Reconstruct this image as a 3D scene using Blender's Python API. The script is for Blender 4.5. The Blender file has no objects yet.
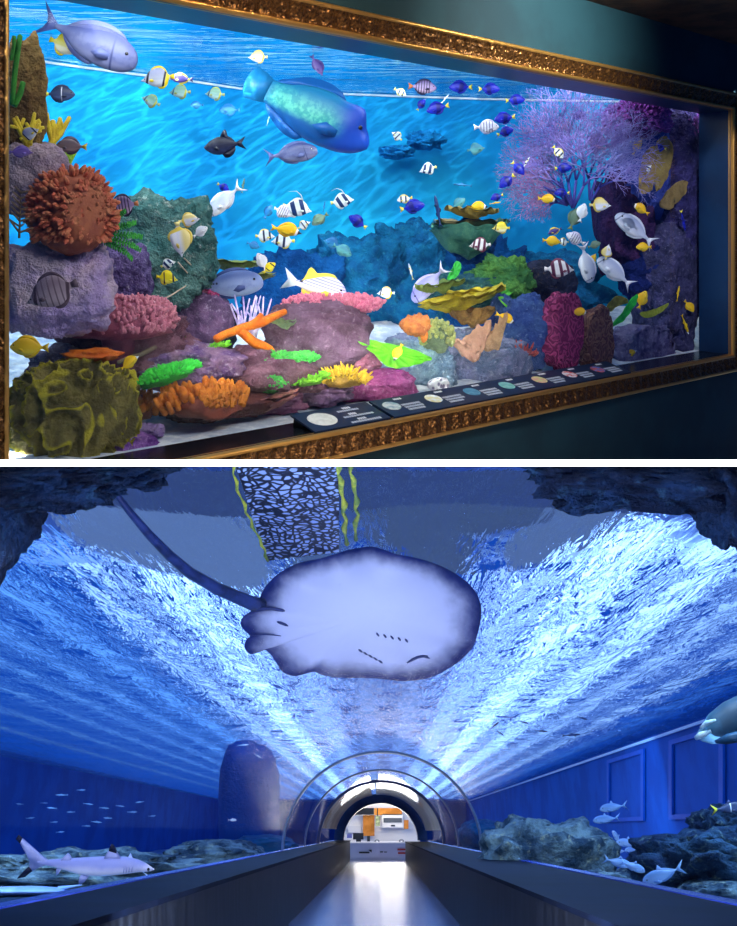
import bpy, bmesh, math, random
import numpy as np
from mathutils import Vector, Matrix, noise as mn
C = bpy.context.scene.collection
SC = bpy.context.scene
R = math.radians
F = 900.0; CX = 368.5; HY = 232.0          # focal length and horizon in pixels
THETA = math.atan(900.0/1001.5)            # heading of the exhibit wall
AX = Vector((math.cos(THETA), math.sin(THETA), 0)); NX = Vector((-math.sin(THETA), math.cos(THETA), 0))
O0 = Vector((-CX/F*4.0, 4.0, 0))
VPX, VPY = 379.5, 831.5
SX, SZ = (VPX-CX)/F, (HY-VPY)/F            # the tunnel runs down this slope
SLAB = -(463-HY)/F                         # slope of the added slab between the two levels

def ray(px, py): return Vector(((px-CX)/F, 1.0, (HY-py)/F))
def P(px, py, Y): return ray(px, py)*Y
def W(a, s, z): return O0 + AX*a + NX*s + Vector((0, 0, z))
def PW(px, py, s):
    d = ray(px, py); return d*((O0.dot(NX)+s)/d.dot(NX))
def wa(px, s=0):                           # distance along the wall of a pixel column
    p = PW(px, HY, s); return (p-O0).dot(AX)
def T(u, Y, v): return Vector((SX*Y+u, Y, SZ*Y+v))
BK = [(-200,6.0),(0,7.2),(45,7.6),(185,8.5),(240,9.0),(330,9.32),(480,9.7),(620,9.9),(760,10.0),(900,10.1)]
def yback(px): return float(np.interp(px, [b[0] for b in BK], [b[1] for b in BK]))
def D(px, py, f):                          # a point in the reef tank, f from the glass (0) to the back wall (1)
    y0 = PW(px, py, .30).y; return P(px, py, y0+(yback(px)-.25-y0)*f)
def pxm(p): return p.y/F                   # metres per pixel at a point

# ---------------------------------------------------------------- meshes
class MB:
    def __init__(s): s.v = []; s.f = []; s.m = []
    def add(s, vs, fs, mi=0):
        b = len(s.v); s.v += [Vector(x) for x in vs]
        for f in fs: s.f.append([b+i for i in f]); s.m.append(mi)
        return s
    def hexa(s, p, mi=0):                  # 8 corners: bottom ring then top ring
        return s.add(p, [(0,3,2,1),(4,5,6,7),(0,1,5,4),(1,2,6,5),(2,3,7,6),(3,0,4,7)], mi)
    def box(s, c, h, mi=0, fn=None):
        p = [(c[0]+h[0]*x, c[1]+h[1]*y, c[2]+h[2]*z) for z in (-1,1) for x,y in ((-1,-1),(1,-1),(1,1),(-1,1))]
        if fn: p = [fn(*q) for q in p]
        return s.hexa(p, mi)
    def grid(s, nu, nv, fn, mi=0, closeu=False, closev=False):
        vs = [fn(i/(nu if closeu else nu-1), j/(nv if closev else nv-1)) for i in range(nu) for j in range(nv)]
        fs = []
        for i in range(nu if closeu else nu-1):
            for j in range(nv if closev else nv-1):
                a, b = i, (i+1) % nu; c, d = j, (j+1) % nv
                fs.append((a*nv+c, b*nv+c, b*nv+d, a*nv+d))
        return s.add(vs, fs, mi)
    def tube(s, pts, rad, n=7, mi=0, flat=1.0):
        pts = [Vector(p) for p in pts]; k = len(pts)
        if not isinstance(rad, (list, tuple)): rad = [rad]*k
        up = Vector((.3, .2, 1)); vs = []
        for i, p in enumerate(pts):
            t = (pts[min(i+1, k-1)]-pts[max(i-1, 0)])
            t = t.normalized() if t.length > 1e-9 else Vector((0, 0, 1))
            a = up-t*up.dot(t)
            if a.length < 1e-4: a = Vector((1, 0, 0))-t*t.x
            a.normalize(); b = t.cross(a); up = a
            for j in range(n):
                w = 2*math.pi*j/n; vs.append(p+(a*math.cos(w)+b*math.sin(w)*flat)*rad[i])
        fs = [(i*n+j, i*n+(j+1) % n, (i+1)*n+(j+1) % n, (i+1)*n+j) for i in range(k-1) for j in range(n)]
        fs += [tuple(range(n-1, -1, -1)), tuple((k-1)*n+j for j in range(n))]
        return s.add(vs, fs, mi)
    def finger(s, p, d, L, r, n=6, mi=0, bend=None):
        p, d = Vector(p), Vector(d).normalized(); b = bend or Vector((0, 0, 0))
        ts = (0, .35, .7, .9, 1.0); rs = (1, 1.02, .9, .62, .12)
        return s.tube([p+d*L*t+b*t*t for t in ts], [r*q for q in rs], n, mi)
    def ball(s, c, r, nu=10, nv=7, mi=0, q=None):
        c = Vector(c); r = r if hasattr(r, '__len__') else (r, r, r)
        def f(a, b):
            w = 2*math.pi*a; h = math.pi*(b-.5)*.998
            v = Vector((math.cos(w)*math.cos(h)*r[0], math.sin(w)*math.cos(h)*r[1], math.sin(h)*r[2]))
            return c+(q @ v if q else v)
        return s.grid(nu, nv, f, mi, closeu=True)
    def slab(s, poly, off, mi=0):          # outline polygon given a thickness vector
        n = len(poly); off = Vector(off); A = [Vector(p)-off for p in poly]; B = [Vector(p)+off for p in poly]
        return s.add(A+B, [tuple(range(n-1, -1, -1)), tuple(range(n, 2*n))]+[(i, (i+1) % n, n+(i+1) % n, n+i) for i in range(n)], mi)
    def build(s, name, mats, parent=None, loc=None, smooth=True, clip=0, attr=None):
        me = bpy.data.meshes.new(name)
        loc = Vector(loc) if loc is not None else Vector((0, 0, 0))
        me.from_pydata([tuple(v-loc) for v in s.v], [], s.f)
        mats = mats if isinstance(mats, (list, tuple)) else [mats]
        for m in mats: me.materials.append(m)
        me.polygons.foreach_set('material_index', s.m)
        if attr: me.attributes.new(attr[0], 'FLOAT', 'POINT').data.foreach_set('value', attr[1])
        bm = bmesh.new(); bm.from_mesh(me)
        if clip == 2:                       # reef pieces stay behind the glass
            for v in bm.verts:
                d = (v.co+loc-O0).dot(NX)
                if d < .36: v.co += NX*(.36-d+.03*min(1, max(0, .36-d)))
        if clip: clip = 1 if clip == 2 else clip
        if clip:                            # keep what stands above (1) or below (-1) the sloping slab
            no = Vector((0, -SLAB, 1))*clip
            co = Vector((0, 0, 0.004*clip))-loc
            bmesh.ops.bisect_plane(bm, geom=bm.verts[:]+bm.edges[:]+bm.faces[:], plane_co=co, plane_no=no, clear_inner=True)
        bmesh.ops.recalc_face_normals(bm, faces=bm.faces[:])
        bm.to_mesh(me); bm.free()
        me.polygons.foreach_set('use_smooth', [smooth]*len(me.polygons))
        o = bpy.data.objects.new(name, me); C.objects.link(o); o.location = loc
        if parent: o.parent = parent; o.location = loc-parent.location
        return o

def tag(o, label=None, cat=None, group=None, kind=None):
    if label: o['label'] = label
    if cat: o['category'] = cat
    if group: o['group'] = group
    if kind: o['kind'] = kind
    return o
def empty(name, loc, label=None, cat=None, group=None):
    o = bpy.data.objects.new(name, None); C.objects.link(o); o.location = loc; o.empty_display_size = .1
    return tag(o, label, cat, group)

# ---------------------------------------------------------------- materials
def lin(c):
    return tuple((x/12.92 if x <= .04045 else ((x+.055)/1.055)**2.4) for x in c)
def hx(h): return lin(tuple(int(h[i:i+2], 16)/255 for i in (0, 2, 4)))
class N:
    def __init__(s, name):
        s.m = bpy.data.materials.new(name); s.m.use_nodes = True; s.t = s.m.node_tree; s.t.nodes.clear()
        s.out = s.t.nodes.new('ShaderNodeOutputMaterial')
    def n(s, typ, **kw):
        nd = s.t.nodes.new('ShaderNode'+typ)
        for k, v in kw.items():
            if k.startswith('_'): setattr(nd, k[1:], v)
            else: s.set(nd, k, v)
        return nd
    def set(s, nd, k, v):
        i = nd.inputs[int(k[1:])] if k[0] == 'i' and k[1:].isdigit() else nd.inputs[k.replace('__', ' ')]
        if hasattr(v, 'bl_idname') and hasattr(v, 'outputs'): v = v.outputs[0]
        if isinstance(v, bpy.types.NodeSocket): s.t.links.new(v, i)
        else:
            if i.type == 'RGBA' and len(v) == 3: v = (*v, 1)
            i.default_value = v
    def math(s, op, a, b=0.0, c=None, clamp=False):
        nd = s.n('Math', _operation=op, i0=a, i1=b); nd.use_clamp = clamp
        if c is not None: s.set(nd, 'i2', c)
        return nd.outputs[0]
    def mix(s, f, a, b):
        nd = s.n('Mix', _data_type='RGBA'); s.set(nd, 'i0', f); s.set(nd, 'i6', a); s.set(nd, 'i7', b); return nd.outputs[2]
    def ramp(s, v, a, b):                   # smooth 0..1 between a and b
        nd = s.n('MapRange', _interpolation_type='SMOOTHSTEP'); s.set(nd, 'i0', v); s.set(nd, 'i1', a); s.set(nd, 'i2', b); return nd.outputs[0]
    def noise(s, scale, detail=3, rough=.55, vec=None, dist=0):
        nd = s.n('TexNoise', Scale=scale, Detail=detail, Roughness=rough, Distortion=dist)
        if vec is not None: s.set(nd, 'Vector', vec)
        return nd.outputs[0]
    def obj(s): return s.n('TexCoord').outputs['Object']
    def bsdf(s, col, rough=.6, metal=0, spec=.4, normal=None, **kw):
        b = s.n('BsdfPrincipled', Base__Color=col, Roughness=rough, Metallic=metal)
        s.set(b, 'Specular IOR Level', spec)
        if normal is not None: s.set(b, 'Normal', normal)
        for k, v in kw.items(): s.set(b, k, v)
        s.t.links.new(b.outputs[0], s.out.inputs[0]); return s.m
    def bump(s, h, strength=.5, dist=.02):
        return s.n('Bump', Strength=strength, Distance=dist, Height=h).outputs[0]
def surf(name, c1, c2=None, scale=6, rough=.7, bump=(20, .5, .02), spec=.3, lo=.38, hi=.62, c3=None, s3=25, metal=0, detail=4):
    k = N(name); v = k.obj(); col = c1
    if c2: col = k.mix(k.ramp(k.noise(scale, detail, .6, v), lo, hi), c1, c2)
    if c3: col = k.mix(k.math('MULTIPLY', k.ramp(k.noise(s3, 4, .7, v), .54, .74), .65), col, c3)
    nm = None
    if bump: nm = k.bump(k.noise(bump[0], 5, .65, v), bump[1], bump[2])
    return k.bsdf(col, rough, metal, spec, nm)
def schlick(k, f0, w):                     # reflection rising towards grazing view, same from both sides
    g = k.n('NewGeometry'); d = k.n('VectorMath', _operation='DOT_PRODUCT', i0=g.outputs['Incoming'], i1=g.outputs['Normal'])
    c = k.math('SUBTRACT', 1.0, k.math('ABSOLUTE', d.outputs['Value']), clamp=True)
    return k.math('ADD', k.math('MULTIPLY', k.math('POWER', c, 5.0), w), f0, clamp=True)
def emit(name, col, st):
    k = N(name); e = k.n('Emission', Color=col, Strength=st); k.t.links.new(e.outputs[0], k.out.inputs[0]); return k.m
def light(typ, name, loc, col, power, target=None, **kw):
    l = bpy.data.lights.new(name, typ); l.color = col; l.energy = power
    for k, v in kw.items(): setattr(l, k, v)
    o = bpy.data.objects.new(name, l); C.objects.link(o); o.location = loc
    if target is not None:
        o.rotation_euler = (Vector(target)-Vector(loc)).to_track_quat('-Z', 'Y').to_euler()
    return o
# ================================================================ camera and world
cam = bpy.data.cameras.new('camera'); co = bpy.data.objects.new('camera', cam); C.objects.link(co)
cam.sensor_fit = 'HORIZONTAL'; cam.sensor_width = 36; cam.lens = 36*F/737; cam.shift_x = 0; cam.shift_y = -(463-HY)/737
cam.clip_start = .05; cam.clip_end = 300
co.rotation_euler = (R(90), 0, 0); SC.camera = co
SC.view_settings.view_transform = 'Standard'; SC.view_settings.look = 'None'; SC.view_settings.gamma = 1; SC.view_settings.exposure = 0
SC.view_settings.use_curve_mapping = False
w = bpy.data.worlds.new('world'); SC.world = w; w.use_nodes = True
w.node_tree.nodes['Background'].inputs[0].default_value = (.012, .07, .34, 1); w.node_tree.nodes['Background'].inputs[1].default_value = .55

# ================================================================ upper level: gallery wall, frame, reef tank shell
GT, GB, GL, GR = 1.159, -1.163, wa(8.5), wa(730.5)     # opening of the frame
wallm = surf('teal_wall_paint', hx('12303a'), hx('173a44'), 1.5, .75, (60, .15, .004))
ZB, ZT = -3.4, 1.80
m = MB()
def wbox(m, a0, a1, s0, s1, z0, z1, mi=0):
    return m.hexa([W(a0, s0, z0), W(a1, s0, z0), W(a1, s1, z0), W(a0, s1, z0), W(a0, s0, z1), W(a1, s0, z1), W(a1, s1, z1), W(a0, s1, z1)], mi)
e = .05
wbox(m, -1.5, GL-e, 0, .12, ZB, ZT); wbox(m, GR+e, GR+3, 0, .12, ZB, ZT)
wbox(m, GL-e, GR+e, 0, .12, GT+e, ZT); wbox(m, GL-e, GR+e, 0, .12, ZB, GB-e)
tag(m.build('wall_front', wallm, smooth=False, clip=1), 'dark teal painted gallery wall around the framed reef tank', 'wall', kind='structure')
# brown soffit above
m = MB(); wbox(m, -2, GR+4, -1.6, .02, ZT, ZT+.35)
soff = surf('brown_ceiling', hx('4a3426'), hx('2a1d17'), 3, .8, (40, .5, .01))
tag(m.build('ceiling', soff, smooth=False), 'dark brown rough ceiling edge above the teal wall', 'ceiling', kind='structure')
# recess lining between frame and glass
RV = .28
navy = surf('navy_recess_paint', hx('12365e'), hx('0f2d52'), 2, .35, None, .4)
m = MB()
wbox(m, GL-.05, GR+.05, .0, RV+.04, GT+.001, GT+.05); wbox(m, GL-.05, GL-.001, .0, RV+.04, GB, GT)
tag(m.build('trim_1', navy, smooth=False, clip=1), 'navy lining of the window recess', 'trim', kind='structure')
m = MB(); wbox(m, GR+.001, GR+.05, .0, RV+.04, GB, GT)
tag(m.build('trim_2', navy, smooth=False), 'navy right jamb of the window recess', 'trim', kind='structure')
m = MB(); wbox(m, GL-.05, GR+.05, .0, RV+.04, GB-.05, GB-.001)
tag(m.build('trim_3', surf('sill_black', hx('10161f'), None, 1, .25, None, .5), smooth=False, clip=1), 'black sill under the reef tank glass', 'sill', kind='structure')
# glass pane
k = N('tank_glass'); fr = schlick(k, .02, .5); tr = k.n('BsdfTransparent', Color=(.97, .99, 1)); gl = k.n('BsdfGlossy', Color=(1, 1, 1), Roughness=.02)
mx = k.n('MixShader', i0=fr, i1=tr, i2=gl); k.t.links.new(mx.outputs[0], k.out.inputs[0]); glassm = k.m
m = MB(); m.add([W(GL-.04, RV+.02, GB), W(GR+.04, RV+.02, GB), W(GR+.04, RV+.02, GT), W(GL-.04, RV+.02, GT)], [(0, 1, 2, 3)])
tag(m.build('window_1', glassm, smooth=False, clip=1), 'large clear pane of the reef tank', 'window', kind='structure')
# gold frame : carved profile swept along each rail
k = N('gilded_wood'); v = k.obj()
nz = k.noise(70, 4, .7, v); vo = k.n('TexVoronoi', Scale=42.0); k.set(vo, 'Vector', v)
col = k.mix(k.ramp(nz, .35, .7), hx('3e2410'), hx('96632c'))
gold = k.bsdf(col, .38, .75, .5, k.bump(vo.outputs[0], .7, .012))
k = N('bright_gilding'); bgold = k.bsdf(hx('d39a4c'), .32, .8, .5, k.bump(k.noise(120, 2, .6, k.obj()), .3, .004))
PRF = [(0, .02, 1), (.004, -.02, 1), (.016, -.036, 1), (.028, -.03, 1), (.034, -.022, 0), (.06, -.03, 0), (.085, -.042, 0), (.108, -.05, 0), (.122, -.052, 0), (.13, -.066, 1), (.145, -.072, 1), (.158, -.06, 1), (.165, -.02, 1), (.165, .0, 1)]
fr_e = empty('picture_frame', W(GL, 0, GB), 'ornate carved gold frame around the reef tank window', 'frame')
def rail(p0, p1, out, d0, d1, lab):
    # p0,p1 inner corners (a,z); out = outward unit in (a,z); d0,d1 mitre signs
    m = MB(); L = math.hypot(p1[0]-p0[0], p1[1]-p0[1]); n = int(L/.011); dx = ((p1[0]-p0[0])/L, (p1[1]-p0[1])/L)
    for i in range(n+1):
        for q, (wd, hh, _) in enumerate(PRF):
            x = (L+d1*wd+d0*wd)*i/n-d0*wd
            h = hh
            if q in (2, 10): h -= .007*(.5+.5*math.cos(x*2*math.pi/.022))
            if 4 <= q <= 8: h -= .013*mn.noise(Vector((x*28, wd*40, q)))+.008*math.cos(x*2*math.pi/.11+wd*30)
            m.v.append(W(p0[0]+dx[0]*x+out[0]*wd, h, p0[1]+dx[1]*x+out[1]*wd))
    kq = len(PRF)
    for i in range(n):
        for q in range(kq-1):
            m.f.append([i*kq+q, (i+1)*kq+q, (i+1)*kq+q+1, i*kq+q+1]); m.m.append(1 if PRF[q][2] and PRF[q+1][2] else 0)
    o = m.build('frame_rail', [gold, bgold], fr_e, W(p0[0], 0, p0[1]), clip=1); return o
rail((GL, GT), (GR, GT), (0, 1), 1, 1, ''); rail((GL, GB), (GR, GB), (0, -1), 1, 1, '')
rail((GL, GB), (GL, GT), (-1, 0), 1, 1, ''); rail((GR, GB), (GR, GT), (1, 0), 1, 1, '')
# back wall of the tank, sand floor, water surface
k = N('blue_tank_wall'); v = k.obj()
backm = k.bsdf(k.mix(k.ramp(k.noise(.9, 3, .5, v), .35, .65), hx('1fb0e0'), hx('118fd2')), .8, 0, .1)
ZS = 1.45
m = MB(); pts = [P(b[0], HY, b[1]) for b in BK]
bx = np.linspace(-200, 900, 60)
m.grid(60, 2, lambda a, b: (lambda p: Vector((p.x, p.y, -3.0 if b < .5 else 1.9)))(P(-200+1100*a, HY, yback(-200+1100*a))))
tag(m.build('wall_back', backm, clip=1), 'blue back wall of the reef tank', 'wall', kind='structure')
sandm = surf('white_coral_sand', hx('e6ecf2'), hx('b9c6da'), 9, .9, (90, .5, .01), .1)
m = MB()
def sandf(a, b):
    px = -150+950*a; y0 = PW(px, HY, .31).y; y1 = yback(px); p = P(px, HY, y0+(y1-y0)*b)
    return Vector((p.x, p.y, -1.165+.35*b*b+.05*mn.noise(p*2.0)*min(1, b*6)))
m.grid(70, 30, sandf)
tag(m.build('sand_bed', sandm, clip=1), 'pale coral sand on the reef tank floor', 'sand', kind='stuff')
k = N('reef_water_surface'); v = k.obj()
mp = k.n('Mapping', Scale=(1.2, 4.5, 1)); k.set(mp, 'Vector', v)
h = k.noise(1.6, 3, .5, mp.outputs[0], .6)
g = k.n('BsdfGlossy', Color=hx('a8e0f5'), Roughness=.03); k.set(g, 'Normal', k.bump(h, .38, .10)); k.t.links.new(g.outputs[0], k.out.inputs[0]); rsurf = k.m
m = MB(); m.grid(40, 20, lambda a, b: (lambda px: (lambda y0, y1: (lambda p: Vector((p.x, p.y, ZS)))(P(px, HY, y0+(y1-y0)*b)))(PW(px, HY, .31).y, yback(px)+.02))(-150+950*a))
tag(m.build('water_surface', rsurf), 'rippled underside of the water surface at the top of the reef tank', 'water', kind='stuff')
m = MB(); m.tube([(lambda p: Vector((p.x, p.y, ZS-.02)))(P(x, HY, yback(x)-.03)) for x in range(-40, 780, 20)], .012, 6)
tag(m.build('trim_14', surf('waterline_white', hx('eaf6fc'), None, 1, .5, None)), 'pale waterline along the back wall of the reef tank', 'trim', kind='structure')
# lamps of the reef tank: a row hidden behind the lintel
def caustic(o, scale, stretch, rot, lo, hi, base, peak):
    l = o.data; l.use_nodes = True; t = l.node_tree; e = t.nodes['Emission']
    tc = t.nodes.new('ShaderNodeTexCoord'); mp = t.nodes.new('ShaderNodeMapping'); mp.vector_type = 'TEXTURE'; mp.inputs['Rotation'].default_value = (0, 0, rot); mp.inputs['Scale'].default_value = (1/(scale*stretch), 1/scale, 1/scale)
    dv = t.nodes.new('ShaderNodeVectorMath'); dv.operation = 'DIVIDE'; sp = t.nodes.new('ShaderNodeSeparateXYZ'); cb = t.nodes.new('ShaderNodeCombineXYZ')
    t.links.new(tc.outputs['Normal'], sp.inputs[0])
    for i in range(3): t.links.new(sp.outputs[2], cb.inputs[i])
    t.links.new(tc.outputs['Normal'], dv.inputs[0]); t.links.new(cb.outputs[0], dv.inputs[1])
    t.links.new(dv.outputs[0], mp.inputs[0])
    nz = t.nodes.new('ShaderNodeTexNoise'); nz.inputs['Scale'].default_value = 1.5; nz.inputs['Detail'].default_value = 2
    t.links.new(mp.outputs[0], nz.inputs['Vector'])
    mxv = t.nodes.new('ShaderNodeVectorMath'); mxv.operation = 'MULTIPLY_ADD'; mxv.inputs[1].default_value = (.5, .5, .5)
    t.links.new(nz.outputs['Color'], mxv.inputs[0]); t.links.new(mp.outputs[0], mxv.inputs[2])
    vo = t.nodes.new('ShaderNodeTexVoronoi'); vo.feature = 'DISTANCE_TO_EDGE'; vo.inputs['Scale'].default_value = 1
    t.links.new(mxv.outputs[0], vo.inputs['Vector'])
    mr = t.nodes.new('ShaderNodeMapRange'); mr.interpolation_type = 'SMOOTHSTEP'
    for i, q in enumerate((lo, hi, peak, base)): mr.inputs[i+1].default_value = q
    t.links.new(vo.outputs['Distance'], mr.inputs[0]); t.links.new(mr.outputs[0], e.inputs['Strength'])
for i, (px, pw) in enumerate(((40, 9), (170, 12), (300, 13), (430, 13), (560, 14), (680, 26))):
    p = PW(px, HY, .95); tg = P(px, HY, yback(px)); tg.z = -1.6
    light('AREA', 'reef_lamp', (p.x, p.y, 1.43), (.93, .98, 1), pw, tg, shape='RECTANGLE', size=1.0, size_y=.9)
    p = PW(px, HY, .45); tg = PW(px, HY, 2.2); tg.z = -1.2
    light('AREA', 'reef_front_lamp', (p.x, p.y, 1.40), (.96, .97, 1), pw*(.45 if px < 100 else .2 if px < 500 else .45 if px < 600 else .9), tg, shape='RECTANGLE', size=1.0, size_y=.25)
light('SPOT', 'reef_fill_spot', W(wa(560), -2.5, 2.3), (.88, .88, 1), 420, PW(668, 225, .6), spot_size=R(38), spot_blend=.8, shadow_soft_size=.04)  # unseen spot added to brighten the dark right rock tower
for px, pw in ((20, 13), (140, 13), (260, 9), (380, 4), (500, 2)):
    yb = yback(px)-1.5; p = P(px, HY, yb); tg = P(px, HY, yback(px)); tg.z = -.2
    light('AREA', 'back_wall_fill', (p.x, p.y, 1.40), (.80, .97, 1), pw, tg, shape='RECTANGLE', size=1.2, size_y=.3)  # unseen lamps added near the back wall to brighten it
for px, pw in ((40, 130), (170, 130), (300, 110), (440, 60)):
    p = P(px, HY, yback(px)-1.9); tg = P(px+30, HY, yback(px)); tg.z = -.3
    o = light('SPOT', 'caustic_spot', (p.x, p.y, 1.42), (.85, .97, 1), pw*.8, tg, spot_size=R(130), spot_blend=.6, shadow_soft_size=.01)  # added spots whose pattern draws caustic streaks on the back wall
    caustic(o, 13.0, .22, R(40), 0, .07, .22, 1.7)
light('AREA', 'gallery_fill', W(wa(300), -3.4, 2.5), (.95, .97, 1), 36, W(wa(300), 1.0, -.4), shape='RECTANGLE', size=4, size_y=1.2, spread=R(90))  # unseen soft lamp added to light the reef from the front
# gallery light washing the wall
light('SPOT', 'gallery_spot', W(wa(560)-.3, -1.5, 1.7), (.95, 1, .92), 330, W(wa(540), 0, 1.5), spot_size=R(100), spot_blend=1, shadow_soft_size=.06)
light('SPOT', 'gallery_spot', W(wa(300), -1.5, 1.75), (1, .80, .52), 110, W(wa(330), 0, 1.3), spot_size=R(120), spot_blend=1, shadow_soft_size=.1)
light('SPOT', 'gallery_spot', W(wa(420), -1.7, .6), (1, .80, .52), 55, W(wa(430), 0, -1.2), spot_size=R(100), spot_blend=1, shadow_soft_size=.1)
# ================================================================ added slab standing in for the white divider between the two views
m = MB(); z0 = lambda Y, py: (HY-py)/F*Y
m.hexa([(-3, 1.2, z0(1.2, 466)), (3, 1.2, z0(1.2, 466)), (14, 13, z0(13, 463.6)), (-12, 13, z0(13, 463.6)),
        (-3, 1.2, z0(1.2, 460)), (3, 1.2, z0(1.2, 460)), (14, 13, z0(13, 462.4)), (-12, 13, z0(13, 462.4))])
tag(m.build('floor', surf('white_slab', (.95, .95, .95), None, 1, .6, None), smooth=False), 'white edge of the slab added as divider between gallery and tunnel', 'floor slab', kind='structure')
light('AREA', 'slab_edge_fill', (0, -.3, -.1), (1, 1, 1), 24, (0, 1.2, -.31), shape='RECTANGLE', size=1.6, size_y=.1, spread=R(16))  # unseen lamp added so the slab edge turns white
# ================================================================ lower level: tunnel under water
RT = 1.5; VC = -.30
WV = 2.6
# water surface seen from below
k = N('tunnel_water_surface'); v = k.obj()
mp = k.n('Mapping', Scale=(1.0, .2, .2)); k.set(mp, 'Vector', v)
h1 = k.noise(2.4, 3, .6, mp.outputs[0], 1.2); h2 = k.noise(10.0, 3, .6, mp.outputs[0], .8)
h3 = k.noise(.5, 2, .5, v)
h = k.math('ADD', k.math('MULTIPLY', h1, .7), k.math('MULTIPLY', h2, .3))
h = k.math('MULTIPLY', h, k.math('ADD', k.ramp(h3, .3, .7), .45))
nm = k.bump(h, 1.0, .42)
rf = k.n('BsdfRefraction', Color=hx('a2c6ff'), Roughness=.0, IOR=1.16); k.set(rf, 'Normal', nm)
gl = k.n('BsdfGlossy', Color=hx('8fb6ff'), Roughness=.03); k.set(gl, 'Normal', nm)
mx = k.n('MixShader', i0=.12, i1=rf, i2=gl); k.t.links.new(mx.outputs[0], k.out.inputs[0]); twat = k.m
m = MB(); m.grid(2, 2, lambda a, b: T(-14+21.6*a, 4+73*b, WV))
ws = m.build('water_surface', twat, clip=-1)
if ws.data.polygons[0].normal.z > 0: ws.data.flip_normals()
tag(ws, 'rippled water surface above the tunnel seen from below', 'water', kind='stuff')
# glow panels added above the water to make its ripples glint
def panel(u0, u1, Y0, Y1, st, col=(.75, .85, 1), v=WV+1.3):
    m = MB(); m.box(((u0+u1)/2, (Y0+Y1)/2, v), (abs(u1-u0)/2, (Y1-Y0)/2, .03), 0, T)
    return m.build('added_glow_panel', emit('added_glow', col, st), loc=T((u0+u1)/2, (Y0+Y1)/2, v), smooth=False)
LAV = (.66, .78, 1); COOL = (.74, .90, 1); BLU = (.14, .42, 1); SKY = (.30, .62, 1)
PANS = [(-3.5, -3.1, 10.5, 74, 2.2, COOL), (-2.6, -2.1, 9.5, 74, 3.8, COOL), (-1.5, -1.0, 11, 74, 2.0, LAV), (-.45, -.1, 15, 74, 1.2, LAV), (.45, .8, 15, 74, 1.2, LAV), (1.3, 1.8, 11, 74, 2.0, LAV),
        (2.3, 2.8, 9.5, 74, 4.2, COOL), (3.4, 3.9, 10, 74, 3.2, COOL), (4.4, 4.8, 9, 74, 1.6, COOL), (5.4, 5.8, 9, 74, 1.3, COOL), (6.3, 6.7, 9, 74, .7, BLU),
        (-4.6, -4.2, 9, 74, 1.5, SKY), (-5.6, -5.25, 9, 74, 1.2, SKY), (-6.5, -6.2, 9, 74, 1.0, SKY), (-7.5, -7.2, 9, 74, .9, SKY), (-8.7, -8.4, 9, 74, .7, SKY), (-10.2, -9.9, 9, 74, .5, SKY)]
for q in PANS: tag(panel(*q), 'long glow panel added above the tunnel water', 'lamp', 'glow panels added above the water')
m = MB(); m.add([T(-13, 9.5, WV+2.2), T(7.4, 9.5, WV+2.2), T(7.4, 77, WV+2.2), T(-13, 77, WV+2.2)], [(0, 1, 2, 3)])
tag(m.build('added_glow_panel', emit('blue_glow', (.02, .22, .9), .55), smooth=False), 'wide blue glow sheet added behind the glow panels', 'lamp')  # glow sheet added for the blue between the panels
for pl, st, cl, lb in (([(-2.75, 6.9), (-1.55, 6.8), (-1.0, 8.2), (-1.3, 10.2), (-2.0, 9.3), (-2.9, 8.2)], .46, LAV, 'lavender glow panel added left of the net'), ([(.0, 6.8), (1.2, 6.9), (1.5, 7.5), (.9, 7.9), (1.0, 9.2), (.3, 8.8), (-.1, 8.0)], .22, LAV, 'dim lavender glow panel added above the stingray'),
        ([(1.5, 6.9), (2.3, 6.8), (2.0, 8.1), (1.4, 9.2), (1.2, 8.3)], .4, LAV, 'lavender glow panel added right of the stingray'), ([(-1.0, 7.8), (-.5, 7.4), (-.2, 9.8), (-.8, 10)], .28, LAV, 'dim glow panel added behind the net')):
    m = MB(); m.slab([T(u, Y+.5, WV+.36) for u, Y in pl], (0, 0, .02)); tag(m.build('added_glow_panel', emit('near_glow_%d' % int(st*100), cl, st), loc=T(pl[0][0], pl[0][1]+.5, WV+.36), smooth=False), lb, 'lamp')  # glow sheets added for lavender patches in the near ripples
m = MB(); m.slab([T(u, Y, WV+.1) for u, Y in ((-2.6, 6.65), (2.6, 6.65), (2.2, 7.5), (.6, 7.25), (-1.2, 7.6), (-2.4, 7.3))], (0, 0, .01)); tag(m.build('added_glow_panel', emit('near_glow_rim', (.5, .62, 1), .2), loc=T(-2.6, 6.65, WV+.1), smooth=False), 'dim wide glow panel added at the top of the tunnel view under the slab', 'lamp')  # one more added sheet, fills the dark band under the slab
# tank walls and bed
dblue = surf('deep_blue_wall', hx('0c4a9c'), hx('0f58b0'), .6, .7, None, .2)
m = MB(); m.add([T(-13, 2, -3), T(-13, 78, -3), T(-13, 78, WV), T(-13, 2, WV)], [(0, 1, 2, 3)])
tag(m.build('wall_left', dblue, smooth=False, clip=-1), 'deep blue left wall of the tunnel tank', 'wall', kind='structure')
m = MB(); m.add([T(7.4, 2, -3), T(7.4, 78, -3), T(7.4, 78, WV), T(7.4, 2, WV)], [(0, 1, 2, 3)])
tag(m.build('wall_right', dblue, smooth=False, clip=-1), 'blue right wall of the tunnel tank', 'wall', kind='structure')
m = MB()
m.add([T(-13, 77, -3), T(-1.6, 77, -3), T(-1.6, 77, WV), T(-13, 77, WV)], [(0, 1, 2, 3)]); m.add([T(1.6, 77, -3), T(7.4, 77, -3), T(7.4, 77, WV), T(1.6, 77, WV)], [(0, 1, 2, 3)])
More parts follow.
